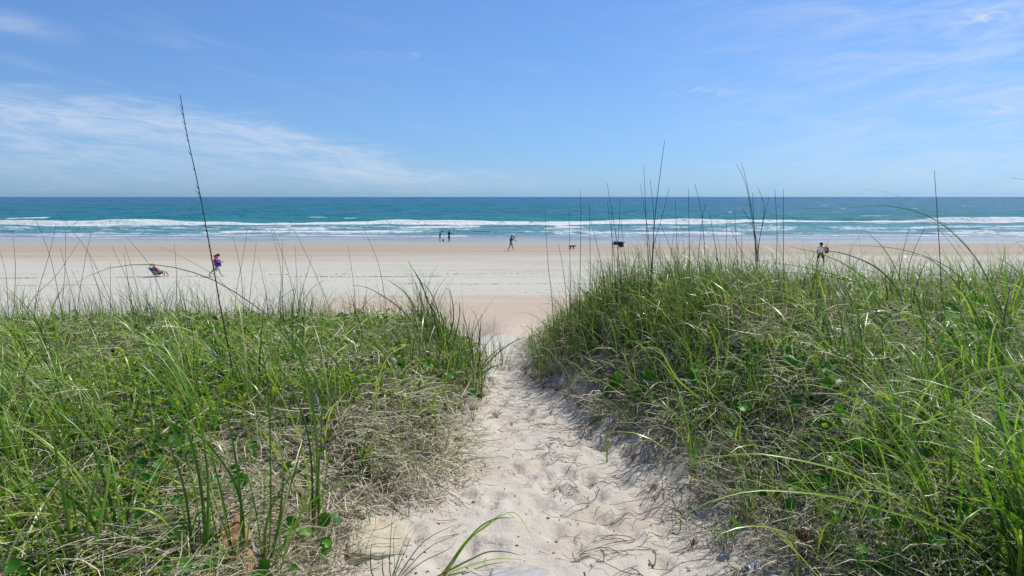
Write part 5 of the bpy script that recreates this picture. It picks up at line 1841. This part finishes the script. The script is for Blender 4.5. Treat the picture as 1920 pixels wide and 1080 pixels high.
# fishing rod
hd = np.array(w3['palmr'])
rod = tag(empty('fishing_rod', tuple(hd)), 'thin fishing rod held up by the person in black', 'fishing rod')
V, Q = tube([(-0.25, -0.05, -0.35), (0, 0, 0), (0.18, 0.3, 1.0), (0.40, 0.9, 2.5)], 0.016, 0.004, 16, 6)
obj('rod_blank', mesh_np('rod_blank', V, Q, None, M_black), rod)
V, Q = tube([(-0.28, -0.056, -0.40), (-0.1, -0.02, -0.14)], 0.024, 0.024, 4, 8)
obj('rod_grip', mesh_np('rod_grip', V, Q, None, M_twig), rod)
ball('reel', M_metal, rod, (0.03, -0.05, -0.04), (0.045, 0.045, 0.06))
# bucket by the two anglers
g = ground(831, 452.5)
bk = tag(empty('bucket', tuple(g)), 'small dark bucket on wet sand between the people in teal and black', 'bucket')
bm = bmesh.new()
prof = [(0.0, 0.0), (0.12, 0.0), (0.15, 0.30), (0.158, 0.30), (0.158, 0.32), (0.14, 0.32), (0.115, 0.03), (0.0, 0.03)]
rows = [[bm.verts.new((r * math.cos(TAU * i / 18), r * math.sin(TAU * i / 18), z)) for i in range(18)] for r, z in prof]
for a, b in zip(rows, rows[1:]):
    for i in range(18):
        bm.faces.new((a[i], a[(i + 1) % 18], b[(i + 1) % 18], b[i]))
bmesh.ops.remove_doubles(bm, verts=bm.verts[:], dist=1e-4)
bm_obj('pail', bm, M_navy, bk)
tubes_obj('handle', [[(-0.155, 0, 0.30), (-0.12, 0.05, 0.42), (0, 0.08, 0.46), (0.12, 0.05, 0.42), (0.155, 0, 0.30)]], M_metal, bk, r=0.006)

# dark folded chair carried on the walker's shoulder
c = w4['shr'] + Vector((0.18, -0.02, 0.14)) * w4['k']
ch = tag(empty('folded_chair', tuple(c), 0.0), 'dark folded beach chair carried on the shoulder of the person in lavender shorts', 'folded chair')
ch.rotation_euler = (0.15, 0.55, 0.1)
tubes_obj('chair_frame', [[(-0.38, -0.22, 0), (0.38, -0.22, 0)], [(-0.38, 0.22, 0), (0.38, 0.22, 0)], [(-0.38, -0.22, 0), (-0.38, 0.22, 0)], [(0.38, -0.22, 0), (0.38, 0.22, 0)], [(-0.30, -0.2, 0.05), (0.30, -0.2, 0.05)], [(-0.30, 0.2, 0.05), (0.30, 0.2, 0.05)]], M_metal, ch, r=0.014)
bm_obj('chair_cloth', box_bm(0.58, 0.40, 0.05, 0.015), M_black, ch, (0, 0, 0.025))

# round bag held by the man in the white shirt
c = w5['palmr'] + Vector((0.10, -0.03, -0.12)) * w5['k']
rb = tag(empty('round_bag', tuple(c)), 'mustard and black round bag held by the person in the white shirt', 'bag')
ball('bag_body', M_black, rb, (0, 0, 0), (0.20, 0.13, 0.29))
ball('yellow_panel', M_yellow, rb, (-0.05, -0.035, 0.03), (0.14, 0.105, 0.19))
tubes_obj('strap', [[(-0.12, 0, 0.22), (-0.06, 0, 0.36), (0.05, 0, 0.36), (0.12, 0, 0.22)]], M_rubber, rb, r=0.014)

# beach chair with a person lying back in it
g = ground(294, 519)
CH = 1.0
chair = tag(empty('beach_chair', tuple(g), CH), 'low beach chair with a blue and grey back facing the sea', 'beach chair')
hw = 0.27
tubes_obj('chair_frame', [[(-0.40, s * hw, 0.62), (-0.05, s * hw, 0.15), (0.10, s * hw, 0.02)] for s in (1, -1)] + [[(-0.22, s * hw, 0.02), (0.12, s * hw, 0.20), (0.42, s * hw, 0.24)] for s in (1, -1)]
          + [[(-0.22, -hw, 0.02), (-0.22, hw, 0.02)], [(0.10, -hw, 0.02), (0.10, hw, 0.02)], [(-0.40, -hw, 0.62), (-0.40, hw, 0.62)], [(0.42, -hw, 0.24), (0.42, hw, 0.24)]], M_metal, chair, r=0.013)
for s in (1, -1):
    tubes_obj('armrest', [[(-0.28, s * (hw + 0.03), 0.44), (0.05, s * (hw + 0.03), 0.40), (0.28, s * (hw + 0.03), 0.36)], [(0.22, s * (hw + 0.03), 0.37), (0.20, s * (hw + 0.01), 0.21)]], M_rubber, chair, r=0.020)


def panel(name, p0, p1, mat, parent):
    """a taut cloth panel between two rails, with a little sag"""
    bm = bmesh.new()
    rows = []
    for s_ in (0, 0.012):
        gr_ = []
        for j in range(7):
            t = j / 6
            x = p0[0] + (p1[0] - p0[0]) * t
            z = p0[1] + (p1[1] - p0[1]) * t
            gr_.append([bm.verts.new((x, -hw + 2 * hw * i / 8, z - 0.03 * math.sin(math.pi * i / 8) - s_)) for i in range(9)])
        rows.append(gr_)
    for gr_ in rows:
        for j in range(6):
            for i in range(8):
                bm.faces.new((gr_[j][i], gr_[j][i + 1], gr_[j + 1][i + 1], gr_[j + 1][i]))
    for j in range(6):
        for i in (0, 8):
            bm.faces.new((rows[0][j][i], rows[0][j + 1][i], rows[1][j + 1][i], rows[1][j][i]))
    return bm_obj(name, bm, mat, parent)


panel('back_top', (-0.40, 0.62), (-0.27, 0.445), M_blue, chair)
panel('back_lower', (-0.268, 0.442), (-0.05, 0.15), M_grey, chair)
panel('seat', (-0.05, 0.15), (0.42, 0.24), M_grey, chair)
lay = dict(leg_l=(1.95, 1.75, 0.3), leg_r=(1.85, 1.45, 0.3), arm_l=(0.5, 0.6, 0.3), arm_r=(0.5, 0.6, 0.3), head=0.35, lean=-0.62)
w6 = person(294, 519, 43, CH, 'person with a straw hat lying back in the low beach chair', M_skin_l, M_blond, lay, dict(top=M_magenta, bottom=M_navy, length=0.5, sleeve=0.4), 'short', (M_straw, 0.09, True), seat=0.30)

chair.scale = (1.15, 1.15, 1.12)

# loaded beach cart
g = ground(1160, 463.5)
cart = tag(empty('beach_cart', tuple(g), 0.1), 'small dark beach cart loaded with a blue bundle near the water, seen through stalks', 'cart')
bm = box_bm(1.30, 0.55, 0.20, 0.03)
bm_obj('cart_bed', bm, M_black, cart, (-0.05, 0, 0.42))
for (x, s) in ((0.30, 1), (0.30, -1)):
    wl = empty('wheel', (x, 0.34 * s, 0.27))
    wl.parent = cart
    bm = bmesh.new()
    prof = [(0.19, -0.05), (0.25, -0.06), (0.27, -0.03), (0.27, 0.03), (0.25, 0.06), (0.19, 0.05)]
    rows = [[bm.verts.new((r * math.cos(TAU * i / 22), y, r * math.sin(TAU * i / 22))) for i in range(22)] for r, y in prof]
    for a, b in zip(rows, rows[1:] + rows[:1]):
        for i in range(22):
            bm.faces.new((a[i], a[(i + 1) % 22], b[(i + 1) % 22], b[i]))
    bm_obj('tyre', bm, M_rubber, wl)
    bm = bmesh.new()
    bmesh.ops.create_cone(bm, cap_ends=True, segments=20, radius1=0.19, radius2=0.19, depth=0.05)
    bmesh.ops.rotate(bm, cent=(0, 0, 0), matrix=Matrix.Rotation(R(90), 3, 'X'), verts=bm.verts[:])
    bm_obj('rim', bm, M_maroon, wl)
tubes_obj('prop_leg', [[(-0.58, s * 0.2, 0.34), (-0.62, s * 0.2, 0.01)] for s in (1, -1)], M_metal, cart, r=0.018)
tubes_obj('handle', [[(0.56, s * 0.18, 0.5), (0.74, s * 0.18, 0.64), (0.92, s * 0.18, 0.66)] for s in (1, -1)] + [[(0.92, -0.18, 0.66), (0.92, 0.18, 0.66)]], M_black, cart, r=0.018)
cb = Matrix.Translation(Vector(g)) @ Matrix.Rotation(0.1, 4, 'Z')
bun = tag(empty('bundle', tuple(cb @ V3(-0.40, 0, 0.52)), 0.1), 'blue bundle lying on the left end of the loaded beach cart', 'bundle')
bm = box_bm(0.56, 0.48, 0.26, 0.10, 3)
bm_obj('bundle_cloth', bm, M_blue, bun, (0, 0, 0.13))
tubes_obj('tie', [[(0.0, -0.23, 0.02), (0.0, -0.23, 0.22), (0, 0, 0.268), (0, 0.23, 0.22), (0, 0.23, 0.02)]], M_white, bun, r=0.016)
b2 = tag(empty('dark_bag', tuple(cb @ V3(0.25, 0, 0.52)), 0.1), 'dark bag lying on the right end of the loaded beach cart', 'bag')
bm_obj('bag_body', box_bm(0.60, 0.42, 0.18, 0.07, 3), M_black, b2, (0, 0, 0.09))
tubes_obj('strap', [[(-0.14, 0, 0.17), (-0.07, 0, 0.25), (0.07, 0, 0.25), (0.14, 0, 0.17)]], M_rubber, b2, r=0.014)

# the dog, walking to the right with its head low
g = ground(1072, 468)
dg_ = tag(empty('dog', tuple(g), -0.1), 'dark brown dog walking right along the beach with its head low', 'dog')
dg_.scale = (0.80, 0.9, 0.92)
n_ = [((0, 0, 0.46), (0.13, 0.11)), ((0.16, 0, 0.45), (0.155, 0.12)), ((0.29, 0, 0.47), (0.14, 0.11)), ((-0.18, 0, 0.46), (0.115, 0.105)), ((-0.28, 0, 0.47), (0.115, 0.10)),
      ((0.42, 0, 0.50), (0.085, 0.08)), ((0.55, 0, 0.47), (0.095, 0.085)), ((0.64, 0, 0.42), (0.055, 0.05)), ((0.71, 0, 0.39), (0.04, 0.04)),
      ((-0.44, 0, 0.46), 0.030), ((-0.53, 0, 0.36), 0.028), ((-0.58, 0, 0.30), 0.016)]
l_ = [(0, 1), (1, 2), (0, 3), (3, 4), (2, 5), (5, 6), (6, 7), (7, 8), (4, 9), (9, 10), (10, 11)]


def chain(frm, pts):
    last = frm
    for p, r in pts:
        n_.append((p, r))
        l_.append((last, len(n_) - 1))
        last = len(n_) - 1


for s, fx, hx in ((1, 0.10, -0.08), (-1, -0.08, 0.10)):
    chain(2, [((0.26, 0.085 * s, 0.38), 0.075), ((0.24 + fx * 0.4, 0.085 * s, 0.22), 0.055), ((0.25 + fx, 0.085 * s, 0.05), 0.042), ((0.29 + fx, 0.085 * s, 0.025), 0.027)])
    chain(4, [((-0.25, 0.08 * s, 0.38), 0.075), ((-0.19 + hx * 0.6, 0.085 * s, 0.27), 0.065), ((-0.30 + hx, 0.085 * s, 0.16), 0.045), ((-0.28 + hx * 1.1, 0.085 * s, 0.045), 0.040), ((-0.24 + hx * 1.1, 0.085 * s, 0.025), 0.027)])
skin('body', [(Vector(p), r) for p, r in n_], l_, M_fur, dg_)
for s in (1, -1):
    e = ball('ear', M_fur, dg_, (0.55, 0.075 * s, 0.49), (0.03, 0.014, 0.065), seg=8)
    ball('eye', M_eye, dg_, (0.635, 0.042 * s, 0.475), (0.010, 0.008, 0.010), seg=8)
